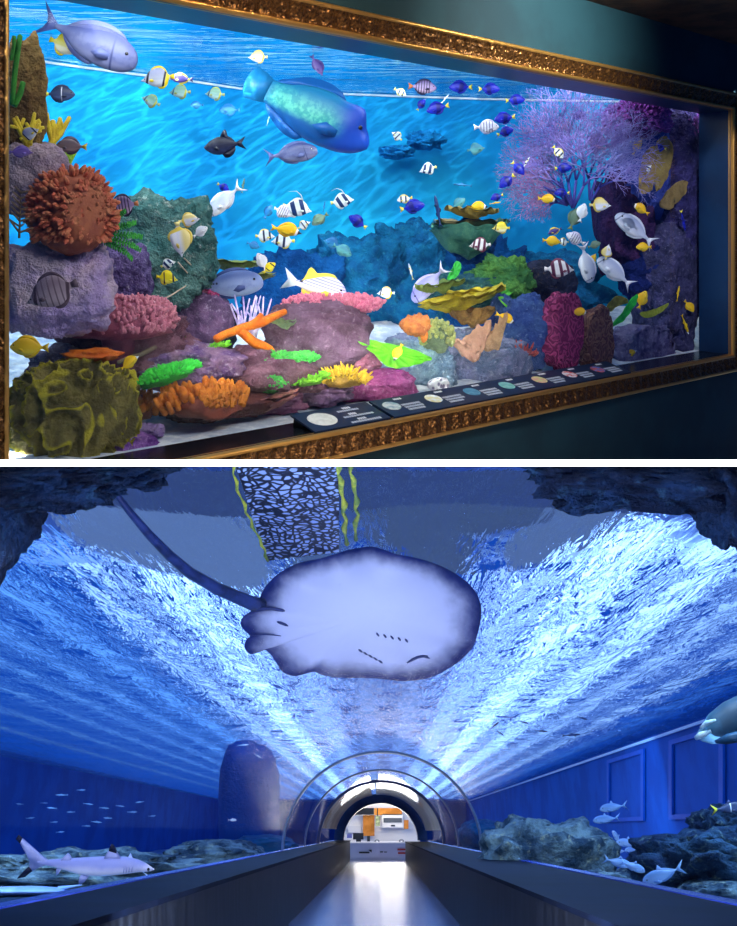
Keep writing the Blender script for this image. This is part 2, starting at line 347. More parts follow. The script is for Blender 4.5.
m.add([T(-1.6, 77, 1.3), T(1.6, 77, 1.3), T(1.6, 77, WV), T(-1.6, 77, WV)], [(0, 1, 2, 3)])
tag(m.build('wall_end', dblue, smooth=False), 'deep blue far wall of the tunnel tank', 'wall', kind='structure')
m = MB()
for u0, u1 in ((-13, -1.25), (1.55, 7.4)):
    m.grid(40, 60, lambda a, b: T(u0+(u1-u0)*a, 3+74*b, -1.15+.12*mn.noise(Vector((a*9, b*20, u0)))))
tag(m.build('sand_bed', surf('blue_grey_sand', hx('a9b7c9'), hx('7d8fa8'), 5, .9, (60, .5, .02)), clip=-1), 'pale sand on the bed of the tunnel tank', 'sand', kind='stuff')
# acrylic tunnel
k = N('acrylic'); fr = schlick(k, .01, .2); tr = k.n('BsdfTransparent', Color=(.93, .96, 1)); gl = k.n('BsdfGlossy', Color=(.9, .95, 1), Roughness=.04)
mx = k.n('MixShader', i0=fr, i1=tr, i2=gl); k.t.links.new(mx.outputs[0], k.out.inputs[0]); acr = k.m
def arc(a): w = math.pi*a; return (-RT*math.cos(w)+.04, VC+RT*math.sin(w))
def ringpt(r, w, Y): return T(.04-r*math.cos(w), Y, VC+r*math.sin(w))
m = MB(); m.grid(48, 40, lambda a, b: ringpt(RT, math.pi*a, 1.5+28.5*b))
tag(m.build('window_2', acr, clip=-1), 'clear acrylic arch of the underwater tunnel', 'tunnel window', kind='structure')
def ring(name, r0, r1, Y0, Y1, mt, lab):
    m = MB(); prof = [(r0, Y0), (r1, Y0), (r1, Y1), (r0, Y1)]
    m.grid(64, 4, lambda a, b: ringpt(prof[int(round(b*4)) % 4][0], math.pi*a, prof[int(round(b*4)) % 4][1]), closev=True)
    return tag(m.build(name, mt, smooth=False), lab, 'tunnel ring', kind='structure')
dark = surf('dark_steel', hx('4a5474'), hx('3c4664'), 2, .35, None, .5)
seam = surf('acrylic_seam', hx('5e7191'), None, 2, .3, None, .5)
ring('trim_4', 1.24, 1.56, 30, 30.6, dark, 'dark arch at the far end of the tunnel')
ring('trim_5', 1.47, 1.54, 21.4, 21.6, dark, 'dark joint ring between acrylic panels')
for i, Y in enumerate((17.5, 13.5)): ring('trim_%d' % (6+i), 1.485, 1.515, Y, Y+.15, seam, 'pale joint ring between acrylic panels')
# parapets and floor
flm = surf('polished_floor', hx('6a6f8c'), hx('585d78'), 1.5, .27, (14, .12, .01), .7)
m = MB(); m.hexa([T(-.979, 2, -1.1), T(.862, 2, -1.1), T(.862, 30.5, -1.1), T(-.979, 30.5, -1.1), T(-.979, 2, -1), T(.862, 2, -1), T(.862, 30.5, -1), T(-.979, 30.5, -1)])
tag(m.build('floor', flm, smooth=False), 'dark polished walkway floor of the tunnel', 'floor', kind='structure')
k = N('parapet_panel'); v = k.obj()
mp = k.n('Mapping', Scale=(1, 1.6, .25)); k.set(mp, 'Vector', v)
parm = k.bsdf(k.mix(k.ramp(k.noise(9, 4, .6, mp.outputs[0]), .35, .7), hx('0d0f14'), hx('20242c')), .5, 0, .15)
ledm = surf('black_ledge', hx('080d1a'), hx('0c1426'), 2, .55, None, .04)
edgm = surf('blue_edge', hx('3f56c0'), hx('2f46ad'), 3, .25, None, .6)
def tb(u0, u1, v0, v1, Y0, Y1, m): return m.hexa([T(u0, Y0, v0), T(u1, Y0, v0), T(u1, Y1, v0), T(u0, Y1, v0), T(u0, Y0, v1), T(u1, Y0, v1), T(u1, Y1, v1), T(u0, Y1, v1)])
m = tb(-1.16, -.979, -1.1, -.32, 2.0, 30, MB()); tag(m.build('wall_parapet_left', parm, smooth=False), 'dark panelled left parapet of the tunnel', 'parapet', kind='structure')
m = tb(.862, 1.05, -1.1, -.36, 2.0, 30, MB()); tag(m.build('wall_parapet_right', parm, smooth=False), 'dark panelled right parapet of the tunnel', 'parapet', kind='structure')
m = tb(-1.43, -.96, -.32, -.293, 1.5, 30, MB()); tag(m.build('trim_8', ledm, smooth=False), 'glossy black ledge of the left parapet', 'ledge', kind='structure')
m = tb(.845, 1.60, -.36, -.333, 1.5, 30, MB()); tag(m.build('trim_9', ledm, smooth=False), 'glossy black ledge of the right parapet', 'ledge', kind='structure')
m = tb(-1.52, -1.43, -.40, -.285, 1.5, 30, MB()); tag(m.build('trim_10', edgm, smooth=False), 'blue foot of the acrylic on the left ledge', 'edge strip', kind='structure')
m = tb(1.60, 1.70, -.44, -.325, 1.5, 30, MB()); tag(m.build('trim_11', edgm, smooth=False), 'blue foot of the acrylic on the right ledge', 'edge strip', kind='structure')
# fill lights added in the tunnel tank, then walkway and hall lamps
light('AREA', 'rock_fill', T(-3.4, 9, 2.3), (.6, .8, 1), 130, T(-3, 12, -.8), shape='RECTANGLE', size=3, size_y=1)  # unseen lamp added to brighten the left rocks
light('SPOT', 'shark_fill', T(-1.9, 4.6, 1.9), (.82, .87, 1), 1600, P(88, 868, 7.2), spot_size=R(50), spot_blend=.6, shadow_soft_size=.15)  # unseen spot added because the shark came out dark
light('AREA', 'rock_fill', T(3.2, 8.2, 2.3), (.62, .82, 1), 120, T(3.2, 11.5, -.8), shape='RECTANGLE', size=2, size_y=1)  # same added fill for the right rocks
light('AREA', 'tank_fill', T(-4.5, 9, 2.5), (.40, .70, 1), 330, T(-5, 14, -1), shape='RECTANGLE', size=4, size_y=4)  # unseen underwater lamps added as fill, blue to tint distant rocks like haze
light('AREA', 'tank_fill', T(4.5, 9, 2.5), (.40, .70, 1), 330, T(5, 14, -1), shape='RECTANGLE', size=3, size_y=4)
light('AREA', 'tank_fill', T(-6, 24, 2.5), (.25, .62, 1), 420, T(-7, 30, -1), shape='RECTANGLE', size=6, size_y=8)
light('AREA', 'tank_fill', T(4.5, 24, 2.5), (.25, .62, 1), 420, T(5, 30, -1), shape='RECTANGLE', size=4, size_y=8)
light('AREA', 'walkway_lamp', T(0, 3.2, -.2), (.74, .81, 1), 165, T(0, 7.5, 1.7), shape='RECTANGLE', size=1.2, size_y=.8)
light('AREA', 'hall_lamp', T(0, 31.5, 1.0), (1, .95, .88), 115, T(0, 33.5, -.2), shape='RECTANGLE', size=2, size_y=.8)
light('AREA', 'hall_lamp', T(0, 33.5, .6), (1, .95, .9), 70, T(0, 25, .9), shape='RECTANGLE', size=1.8, size_y=.6)
# ================================================================ fish
# a kind is a body profile (x from snout 0 to tail root 1, top, bottom, half width; lengths in units of total length) and its fins
FK = {
 'tang':  dict(bl=.82, pr=[(0,.0,-.03,.012),(.04,.05,-.075,.03),(.12,.12,-.13,.05),(.28,.205,-.2,.07),(.5,.235,-.225,.075),(.72,.18,-.18,.055),(.9,.065,-.065,.025),(1,.035,-.035,.012)],
   tail=[(0,.03),(-.08,.07),(-.18,.125),(-.145,.0),(-.18,-.125),(-.08,-.07),(0,-.03)], dorsal=(.22,.93,.065), anal=(.42,.93,.06), pec=.12),
 'butterfly': dict(bl=.86, pr=[(0,-.02,-.045,.008),(.08,.01,-.07,.02),(.16,.08,-.12,.045),(.3,.22,-.2,.06),(.5,.3,-.27,.062),(.7,.3,-.28,.05),(.86,.2,-.19,.03),(.95,.06,-.06,.018),(1,.045,-.045,.01)],
   tail=[(0,.045),(-.06,.06),(-.14,.085),(-.15,0),(-.14,-.085),(-.06,-.06),(0,-.045)], dorsal=(.35,.93,.05), anal=(.55,.93,.05), pec=.11),
 'unicorn': dict(bl=.8, pr=[(0,.02,-.05,.02),(.03,.07,-.085,.035),(.12,.125,-.13,.055),(.3,.17,-.165,.07),(.5,.175,-.165,.07),(.7,.13,-.125,.05),(.88,.05,-.045,.025),(1,.022,-.02,.012)],
   tail=[(0,.02),(-.07,.07),(-.2,.17),(-.12,.06),(-.1,0),(-.12,-.06),(-.2,-.17),(-.07,-.07),(0,-.02)], dorsal=(.2,.88,.04), anal=(.45,.88,.035), pec=.11),
 'wrasse': dict(bl=.82, pr=[(0,-.01,-.055,.03),(.03,.035,-.085,.055),(.09,.09,-.125,.075),(.15,.185,-.15,.085),(.22,.2,-.17,.09),(.32,.19,-.185,.09),(.5,.2,-.195,.085),(.7,.17,-.165,.065),(.86,.11,-.115,.045),(1,.085,-.085,.025)],
   tail=[(0,.085),(-.08,.11),(-.16,.125),(-.195,.06),(-.2,0),(-.195,-.06),(-.16,-.125),(-.08,-.11),(0,-.085)], dorsal=(.35,.97,.055), anal=(.55,.97,.06), pec=.14),
 'snapper': dict(bl=.78, pr=[(0,-.03,-.08,.03),(.04,.06,-.11,.05),(.14,.15,-.13,.065),(.3,.205,-.14,.07),(.5,.185,-.135,.065),(.7,.12,-.1,.045),(.9,.05,-.05,.02),(1,.042,-.04,.012)],
   tail=[(0,.04),(-.08,.09),(-.22,.18),(-.14,.02),(-.22,-.14),(-.08,-.08),(0,-.04)], dorsal=(.25,.9,.05), dpeak=(.72,.16), anal=(.6,.86,.08), pec=.15),
 'rabbit': dict(bl=.83, pr=[(0,-.02,-.04,.01),(.1,.03,-.065,.025),(.2,.12,-.12,.05),(.4,.19,-.17,.06),(.6,.18,-.16,.055),(.8,.1,-.1,.035),(.95,.035,-.035,.015),(1,.03,-.03,.01)],
   tail=[(0,.03),(-.06,.06),(-.17,.11),(-.12,0),(-.17,-.11),(-.06,-.06),(0,-.03)], dorsal=(.2,.93,.07), anal=(.45,.93,.06), pec=.1),
 'banner': dict(bl=.87, pr=[(0,-.02,-.045,.008),(.1,.03,-.08,.025),(.25,.2,-.18,.05),(.45,.3,-.27,.055),(.65,.28,-.28,.045),(.85,.15,-.17,.025),(1,.045,-.045,.01)],
   tail=[(0,.045),(-.06,.06),(-.13,.085),(-.13,-.085),(-.06,-.06),(0,-.045)], dorsal=(.4,.93,.05), anal=(.55,.93,.06), pec=.1, plume=True),
 'trigger': dict(bl=.8, pr=[(0,.0,-.03,.015),(.05,.04,-.08,.03),(.25,.16,-.19,.06),(.5,.21,-.22,.065),(.75,.14,-.14,.04),(.93,.055,-.055,.02),(1,.04,-.04,.012)],
   tail=[(0,.04),(-.07,.08),(-.22,.16),(-.12,.0),(-.22,-.16),(-.07,-.08),(0,-.04)], dorsal=(.5,.93,.05), dpeak=(.6,.17), anal=(.52,.93,.13), pec=.1),
 'jack': dict(bl=.8, pr=[(0,-.01,-.04,.02),(.05,.06,-.08,.035),(.15,.11,-.11,.045),(.35,.145,-.14,.055),(.6,.11,-.11,.045),(.85,.035,-.035,.02),(1,.018,-.018,.01)],
   tail=[(0,.018),(-.06,.06),(-.2,.17),(-.09,0),(-.2,-.17),(-.06,-.06),(0,-.018)], dorsal=(.45,.92,.03), dpeak=(.48,.1), anal=(.5,.92,.05), pec=.14),
 'slim': dict(bl=.84, pr=[(0,0,-.01,.01),(.1,.035,-.04,.03),(.35,.06,-.06,.04),(.7,.045,-.04,.03),(1,.014,-.014,.008)],
   tail=[(0,.014),(-.06,.04),(-.16,.08),(-.09,0),(-.16,-.08),(-.06,-.04),(0,-.014)], dorsal=(.45,.62,.04), anal=(.6,.75,.03), pec=.06),
}
def spline(pr, t):
    xs = [p[0] for p in pr]
    i = max(0, min(len(xs)-2, int(np.searchsorted(xs, t, 'right'))-1)); a, b = pr[i], pr[i+1]
    p0 = pr[max(0, i-1)]; p3 = pr[min(len(pr)-1, i+2)]; h = b[0]-a[0]; u = (t-a[0])/h
    out = []
    for q in (1, 2, 3):
        m0 = (b[q]-p0[q])/max(1e-6, b[0]-p0[0])*h; m1 = (p3[q]-a[q])/max(1e-6, p3[0]-a[0])*h
        out.append((2*u**3-3*u**2+1)*a[q]+(u**3-2*u**2+u)*m0+(-2*u**3+3*u**2)*b[q]+(u**3-u**2)*m1)
    return out
_fm = {}
def fish_mesh(kind, mats, hi=False):
    key = (kind, tuple(m.name for m in mats), hi)
    if key in _fm: return _fm[key]
    K = FK[kind]; bl = K['bl']; pr = K['pr']; m = MB()
    nx, nr = (30, 18) if hi else (16, 10)
    X = lambda t: .5-t*bl
    def body(a, b):
        t = a**1.25 if a < 1 else 1.0
        tp, bt, hw = spline(pr, t); w = 2*math.pi*b; zc = (tp+bt)/2; hz = (tp-bt)/2
        c, s_ = math.cos(w), math.sin(w)
        return Vector((X(t), math.copysign(abs(c)**.85, c)*max(hw, .004), zc+hz*s_))
    m.grid(nx, nr, body, 0, closev=True)
    m.add([body(0, j/nr) for j in range(nr)], [tuple(range(nr))], 0)
    T_ = .004
    m.slab([(X(1)+.02+p[0]*1.0, 0, p[1]) for p in K['tail']], (0, T_, 0), 2)
    def fin(x0, x1, h, top, peak=None):
        k = 14; P0 = []; P1 = []
        for i in range(k+1):
            t = x0+(x1-x0)*i/k; tp, bt, hw = spline(pr, t); z = tp if top else bt; s_ = 1 if top else -1
            hh = h*min(1, math.sin(math.pi*min(1, .08+i/k*.92))**.5) if 0 < i < k else 0
            if peak: hh = max(hh, peak[1]*math.exp(-((t-peak[0])/.1)**2))*(1 if 0 < i < k else 0)
            P0.append((X(t), 0, z-s_*.02)); P1.append((X(t)-hh*.35, 0, z+s_*hh))
        m.slab(P0+P1[::-1], (0, T_, 0), 1)
    fin(*K['dorsal'], True, K.get('dpeak')); fin(*K['anal'], False)
    if K.get('plume'):
        tp = spline(pr, .42)[0]
        m.tube([(X(.4), 0, tp-.02), (X(.5), 0, tp+.15), (X(.7), 0, tp+.26), (X(1.0), 0, tp+.2)], [.02, .016, .01, .003], 5, 1)
    hp = K['pec']; tp, bt, hw = spline(pr, .3)
    for s_ in (1, -1):
        y = s_*hw*.95; z = bt*.3
        m.slab([(X(.29), y, z+.02), (X(.34)-hp*.4, y+s_*.03, z+.035), (X(.34)-hp, y+s_*.045, z-.03), (X(.33)-hp*.5, y+s_*.03, z-.06), (X(.29), y, z-.03)], (0, s_*.003, 0), 1)
    if not hi:
        tp, bt, hw = spline(pr, .13)
        for s_ in (1, -1): m.ball((X(.13), s_*hw*.85, bt+(tp-bt)*.66), (.02, .012, .02), 8, 5, 3)
    o = m.build('fish', mats); me = o.data; bpy.data.objects.remove(o); _fm[key] = me; return me
eyem = surf('fish_eye', (.01, .01, .015), None, 1, .12, None, .6)
def band(k, q, c, hw, soft): return k.ramp(k.math('ABSOLUTE', k.math('SUBTRACT', q, c)), hw+soft, max(0, hw-soft))
def fmat(name, base, back=None, belly=None, bands=(), lines=None, spots=None, rough=.42, bl=.8, mott=None):
    k = N(name); v = k.obj(); sp = k.n('SeparateXYZ', Vector=v); x, z = sp.outputs[0], sp.outputs[2]; col = hx(base)
    if mott: col = k.mix(k.ramp(k.noise(mott[1], 3, .6, v), .4, .6), col, hx(mott[0]))
    if back: col = k.mix(k.ramp(z, -.02, .14), col, hx(back))
    if belly: col = k.mix(k.ramp(z, -.03, -.11), col, hx(belly))
    if lines:
        q = k.math('ADD', k.math('MULTIPLY', z, lines[1]), k.math('MULTIPLY', x, lines[2]))
        f = k.ramp(k.math('SINE', q), .55, .9)
        if len(lines) > 3: f = k.math('MULTIPLY', f, k.ramp(z, lines[3]-.03, lines[3]+.03))
        col = k.mix(f, col, hx(lines[0]))
    for b in bands:                        # (x centre, half width, colour, slant, soft)
        q = k.math('ADD', x, k.math('MULTIPLY', z, b[3] if len(b) > 3 else 0))
        col = k.mix(band(k, q, b[0], b[1], b[4] if len(b) > 4 else .012), col, hx(b[2]))
    if spots:
        for sx, sz, r_, c in spots:
            d = k.math('SQRT', k.math('ADD', k.math('POWER', k.math('SUBTRACT', x, sx), 2.0), k.math('POWER', k.math('SUBTRACT', z, sz), 2.0)))
            col = k.mix(k.ramp(d, r_, r_*.7), col, hx(c))
    return k.bsdf(col, rough, 0, .4)
def plain(name, h, rough=.5): return surf(name, hx(h), None, 1, rough, None, .3)
FM = {}
def kit(name, body, fin, tail=None):
    f = fmat(name+'_fin', fin) if isinstance(fin, str) else fin
    t = f if tail is None else (fmat(name+'_tail', tail) if isinstance(tail, str) else tail)
    FM[name] = [body, f, t, eyem]
kit('gray_unicorn', fmat('gu', '5c6494', '434b80', '7c82aa', rough=.3, mott=('6e76a2', 9), bands=[(.28,.006,'3f4878',.2)]), '5f6aa0', '4d5a96')
kit('white_unicorn', fmat('wu', 'cfd6ea', 'aab6d8', 'eef0f8', rough=.3, bands=[(.42,.01,'7d86aa',.3)]), 'dfe4f2', 'e6e9f6')
kit('lilac_unicorn', fmat('lu', 'a9a8e6', '8f90da', 'cfcdf5', rough=.3, bands=[(.4,.012,'6a68b0',.3)]), 'b8b6ea', 'dcd9f8')
kit('ghost', fmat('gh', 'a0909a', '8a7a88', 'aa9aa4', bands=[(.3,.03,'4a3a48',.25),(-.3,.03,'4a3a48',.3)], lines=('6a5a68', 4, 60)), '5a4a58', '5a4a58')
kit('wrasse', fmat('wr', '2fa9a6', '1f7fae', '1a5fa8', mott=('5fd0b8', 26), bands=[(.44,.2,'1548b8',.05,.1),(-.42,.12,'1c76b4',0,.06)]), '1a66b4', '1f86c4')
kit('blue_tang', fmat('bt', '1420b8', '1018a0', '1c2cc8', bands=[(-.02,.1,'0c1278',.2,.05)]), '1420a8', 'e3d34a')
kit('dark_tang', fmat('dt', '3a4668', '2c3652', '56628a', bands=[(.1,.012,'e8ecf5',0)]), '2c3654', 'd8cf3a')
kit('yellow', fmat('ye', 'f4c81e', 'eab80f', 'f8d83a'), 'f2c416', 'f2c416')
kit('foxface', fmat('fo', 'f2c21c', 'efb810', 'f6d23a', bands=[(.45,.07,'20203a',-.3,.02),(.35,.035,'f0f0f4',-.3,.02)]), 'f0bc14', 'f0bc14')
kit('vagabond', fmat('va', 'b4b8c8', 'a2a4c0', 'c8ccd4', bands=[(.3,.035,'20202c',.25),(-.2,.03,'201d28',.3),(-.29,.055,'f2d31a',.3)]), 'ecd020', 'ecd020')
kit('white_butterfly', fmat('wb', 'e8ecf2', 'd8dcea', 'f4f6f8', bands=[(.3,.035,'1e2030',.25),(-.3,.07,'f0d02a',.2)]), 'f0d030', 'f4f2e0')
kit('yellow_butterfly', fmat('yb', 'e9e07a', 'e8d63a', 'f2eec8', bands=[(.31,.03,'222436',.25)]), 'efd52c', 'efd52c')
kit('green_butterfly', fmat('gb', '8fbdb4', '7aa890', 'a9d0cc', bands=[(.3,.035,'2a5a78',.25),(-.26,.04,'c6c44a',.25)]), 'a8b860', 'b8c070')
kit('banded_butterfly', fmat('bb', 'f0eef4', 'e6e4ee', 'f6f4f8', bands=[(.29,.045,'5e2648',.25),(.06,.055,'5e2648',.2),(-.2,.06,'5e2648',.15)]), '7a3a58', 'efe6ec')
kit('banner', fmat('bn', 'e8f2f6', 'd8e8f2', 'e8f2f6', bands=[(.2,.075,'14346a',.45),(-.13,.085,'14346a',.45)]), 'd9e6e4', 'd8d870')
kit('black_trigger', fmat('bk', '141a38', '10142c', '1a2244'), '10152e', '10152e')
kit('snapper', fmat('sn', 'd8dcf0', 'b6b8e6', 'f4d81e', lines=('7c7ac0', 150, 12, .0), spots=[(-.2, .055, .035, '101430')]), 'e6d84a', 'dde4ec')
kit('surgeon', fmat('su', '6a7cae', '4a5e96', '8c9cc0', rough=.35, mott=('7a8cba', 7), spots=[(-.1,.03,.018,'1c2546'),(-.14,.03,.014,'1c2546')]), '32437a', 'b9cbe0')
kit('striped_tang', fmat('st', '8f7aa8', '6a5a86', 'b098b8', bands=[(-.2,.016,'241c3a'),(-.11,.016,'241c3a'),(-.02,.016,'241c3a'),(.07,.016,'241c3a'),(.16,.016,'241c3a'),(.25,.016,'241c3a')]), '241d40', 'b86a3a')
kit('convict', fmat('cv', 'e4e4f0', 'd0d0ea', 'eeeef6', bands=[(-.2,.014,'50487e'),(-.09,.014,'50487e'),(.02,.014,'50487e'),(.13,.014,'50487e'),(.24,.014,'50487e')]), 'c8c8e4', 'e8e8f4')
kit('purple', fmat('pu', '8a6ab8', '6a54a8', 'a88ac8'), '7a60b0', '7a60b0')
kit('purple_yellow', fmat('py', '4a3a86', '3c2f74', '5a4a96', bands=[(-.3,.05,'e0c83a',.5)]), 'd8c440', '3a3070')
kit('pale', fmat('pa', 'e6ebf4', 'd4dcec', 'f0f3f8'), 'e2e8f2', 'eef1f8')
kit('pale_gold', fmat('pg', 'dfe3f2', 'e8d890', 'eceef6', bands=[(-.28,.06,'ecd254',.2)]), 'e8d060', 'eadc90')
kit('teal', fmat('te', '5aa4a8', '3f8296', '6fb4b0'), '4a949e', '4a949e')
kit('faint_blue', fmat('fb', '2a7fb8', '2470ae', '3a90c0'), '2470ae', '2a7ab4')
kit('brown', fmat('br', '7a6a6e', '6a5c66', '8a7878'), '5a5060', 'd4b62c')
kit('olive', fmat('ol', '6f8a74', '5a7868', '84987e'), '60806a', '7a8a58')
kit('lemon', fmat('le', 'f0e01c', 'e4d410', 'f4ea50', bands=[(.3,.04,'242a30',.2),(-.12,.03,'2a2c3a',.2)]), 'eedc20', 'eedc20')
kit('yellow_white', fmat('yw', 'f0c81e', 'e8bc12', 'f4d440', bands=[(.46,.08,'e4ecf8',.0,.02)]), 'eec41a', 'eec41a')
kit('bar_white', fmat('bw', 'e8edf2', 'd0dce8', 'f0f2f4', bands=[(.25,.05,'1c2a50',.1),(-.05,.05,'1c2a50',.1)]), 'e8d870', 'ecd84a')
kit('silver', fmat('si', '8fb0dc', '5c84bc', 'b4cce8', rough=.25), '6f96cc', '7fa6d6')
kit('silver_pale', fmat('sp', 'bfd2f0', '8fb0e0', 'd8e4f8', rough=.3), '9fbce6', '9fbce6')
kit('dark_slim', fmat('ds', '1c3a78', '142c60', '2a4c90'), '16305e', '16305e')
kit('glint_slim', fmat('gs', '8fc0ea', '5a9ad8', 'c8e2f6', rough=.25), '6aa6dc', '6aa6dc')
kit('teal_big', fmat('tb', '1a3f58', '123248', '55748c', rough=.6, mott=('24506a', 8)), '234e70', '234e70')

def fish(kind, kt, p, length, tilt=0, d=1, yaw=0, label='', group=None, name='reef_fish', cat='fish', eye=None):
    hi = bool(eye)
    me = fish_mesh(kind, FM[kt], hi)
    o = bpy.data.objects.new(name, me); C.objects.link(o)
    t = R(tilt); Xv = Vector((d*math.cos(t), 0, math.sin(t))); Zv = Vector((-d*math.sin(t), 0, math.cos(t))); Yv = Zv.cross(Xv)
    M = Matrix((Xv, Yv, Zv)).transposed() @ Matrix.Rotation(R(yaw), 3, 'Z')
    M4 = M.to_4x4(); M4.translation = p
    o.matrix_world = M4 @ Matrix.Scale(length, 4)
    tag(o, label, cat, group)
    if hi:
        tp, bt, hw = spline(FK[kind]['pr'], .13); X = .5-.13*FK[kind]['bl']
        for s_ in (1, -1):
            m = MB(); m.ball((0, 0, 0), (.017, .009, .017), 10, 7); e_ = m.build('eye', eyem); e_.parent = o
            e_.location = (X, s_*hw*.92, bt+(tp-bt)*.66)
    return o
def rf(kind, kt, px, py, f, lpx, tilt, d, label, group=None, yaw=0, eye=None):
    p = D(px, py, f); return fish(kind, kt, p, lpx*pxm(p), tilt, d, yaw, label, group, eye=eye)
BT = 'blue tangs with yellow tails'; YF = 'small yellow reef fish'
# ---- large fish
rf('unicorn', 'gray_unicorn', 86, 40, .30, 112, -25, 1, 'large grey violet unicornfish swimming nose down at the top left of the reef tank', eye=1)
rf('wrasse', 'wrasse', 308, 111, .42, 139, -27, 1, 'huge blue green humphead wrasse in the upper middle of the reef tank', eye=1)
rf('unicorn', 'surgeon', 225, 285, .35, 76, 6, 1, 'large blue grey surgeonfish with pale forked tail above the purple rocks', eye=1)
rf('snapper', 'snapper', 314, 287, .33, 68, -14, 1, 'big white and yellow snapper with a black tail spot over the pink table coral', eye=1)
rf('unicorn', 'lilac_unicorn', 430, 283, .35, 50, -46, -1, 'lilac fish diving nose down over the yellow plate coral', eye=1)
rf('unicorn', 'white_unicorn', 636, 230, .30, 50, 38, -1, 'silver white unicornfish with streaming tail beside the tan sponge on the right', eye=1)
rf('unicorn', 'white_unicorn', 616, 273, .30, 46, 40, -1, 'silver white fish slanting down over the dark rock beneath the other silver one', eye=1)
rf('unicorn', 'white_unicorn', 586, 262, .30, 42, -78, 1, 'thin white fish hanging almost head down near the right rock column', eye=1)
rf('unicorn', 'white_unicorn', 226, 199, .45, 46, -42, -1, 'white unicornfish nose down at left of the open blue water', eye=1)
rf('unicorn', 'gray_unicorn', 290, 154, .40, 55, 8, 1, 'grey violet fish swimming right just under the humphead wrasse', eye=1)
rf('trigger', 'black_trigger', 225, 145, .40, 42, -6, -1, 'black triggerfish in the blue water left of the humphead wrasse', eye=1)
# ---- upper left
rf('butterfly', 'yellow_butterfly', 66, 45, .36, 36, -20, 1, 'yellow butterflyfish half hidden behind the large grey unicornfish')
rf('butterfly', 'vagabond', 158, 78, .35, 34, -6, -1, 'grey butterflyfish with black and yellow rear bands in the upper left water')
rf('rabbit', 'purple_yellow', 182, 79, .5, 24, 4, -1, 'small purple fish with a yellow edge right behind the grey banded butterflyfish')
rf('butterfly', 'green_butterfly', 180, 92, .35, 22, 0, -1, 'pale green butterflyfish just below the small purple and yellow fish')
rf('butterfly', 'green_butterfly', 151, 101, .35, 20, 25, -1, 'pale yellowish butterflyfish under the grey banded butterflyfish')
rf('butterfly', 'green_butterfly', 215, 94, .35, 20, 5, -1, 'pale butterflyfish with a yellow rear edge above the black triggerfish')
rf('tang', 'faint_blue', 230, 110, .85, 22, 0, -1, 'faint blue round fish above and right of the black triggerfish')
rf('tang', 'faint_blue', 197, 105, .92, 14, 0, -1, 'tiny faint blue fish between the two pale butterflyfish')
rf('tang', 'dark_tang', 59, 94, .35, 32, 0, 1, 'slate blue tang with yellow tail beside the brown rock column')
rf('tang', 'brown', 72, 146, .12, 32, 4, -1, 'brown tang with a yellow tail by the yellow branching coral')
rf('butterfly', 'vagabond', 29, 134, .06, 22, 30, 1, 'grey and yellow fish tucked into the yellow coral at the left edge')
rf('rabbit', 'purple', 20, 152, .03, 26, 0, 1, 'violet fish at the left frame edge above the mauve boulder')
rf('tang', 'blue_tang', 223, 187, .5, 14, -30, 1, 'small deep blue tang right above the white nose down fish')
rf('rabbit', 'purple', 317, 65, .5, 24, -60, 1, 'small violet fish diving above the humphead wrasse')
rf('butterfly', 'pale_gold', 258, 57, .35, 20, 0, -1, 'pale fish with a yellow rear above the tail of the humphead wrasse')
rf('slim', 'glint_slim', 268, 121, .7, 12, 75, 1, 'tiny yellowish upright fish below the belly of the humphead wrasse')
rf('slim', 'olive', 243, 186, .6, 16, 80, 1, 'small upright olive fish in open water right of the white nose down fish')
# ---- top right shoal
rf('tang', 'striped_tang', 422, 87, .4, 29, -4, 1, 'brown and violet striped tang with an orange tail below the top of the window')
rf('tang', 'blue_tang', 461, 87, .4, 24, 0, -1, 'first blue tang from the left in the row under the top of the window', BT)
rf('tang', 'blue_tang', 489, 89, .4, 22, 0, 1, 'second blue tang in the row under the window top, facing right', BT)
rf('tang', 'blue_tang', 515, 100, .4, 20, 4, 1, 'third blue tang in the row under the window top, facing right', BT)
rf('tang', 'blue_tang', 438, 108, .4, 24, -14, -1, 'blue tang swimming left and down below the striped tang', BT)
rf('tang', 'blue_tang', 505, 118, .38, 22, -8, -1, 'dark blue tang beside the white violet barred fish', BT)
rf('tang', 'blue_tang', 505, 132, .42, 18, 20, 1, 'blue tang just under the dark blue tang by the barred white fish', BT)
rf('tang', 'blue_tang', 581, 115, .35, 18, -22, -1, 'blue tang with yellow tail in front of the top of the lilac sea fan', BT)
rf('tang', 'convict', 486, 127, .4, 26, 2, 1, 'white and violet barred tang with a white tail in the upper right water')
rf('tang', 'bar_white', 400, 92, .6, 14, -30, 1, 'tiny blue and white fish left of the striped tang')
rf('tang', 'blue_tang', 421, 105, .5, 14, 55, 1, 'tiny blue tang rising left of the larger left facing tang', BT)
rf('slim', 'pale', 445, 99, .6, 12, 50, 1, 'tiny white fish above the left facing blue tang')
rf('butterfly', 'bar_white', 397, 136, .6, 13, 40, -1, 'tiny black and white fish with yellow tail to the right of the wrasse snout')
rf('butterfly', 'teal', 476, 149, .7, 18, 10, 1, 'pale green fish with a dark top below the barred white tang')
rf('butterfly', 'banner', 428, 169, .5, 18, -14, -1, 'small blue and white fish swimming in the middle of the right hand water')
rf('slim', 'faint_blue', 463, 185, .6, 20, 6, -1, 'small dark blue fish swimming left above the tiered yellow coral')
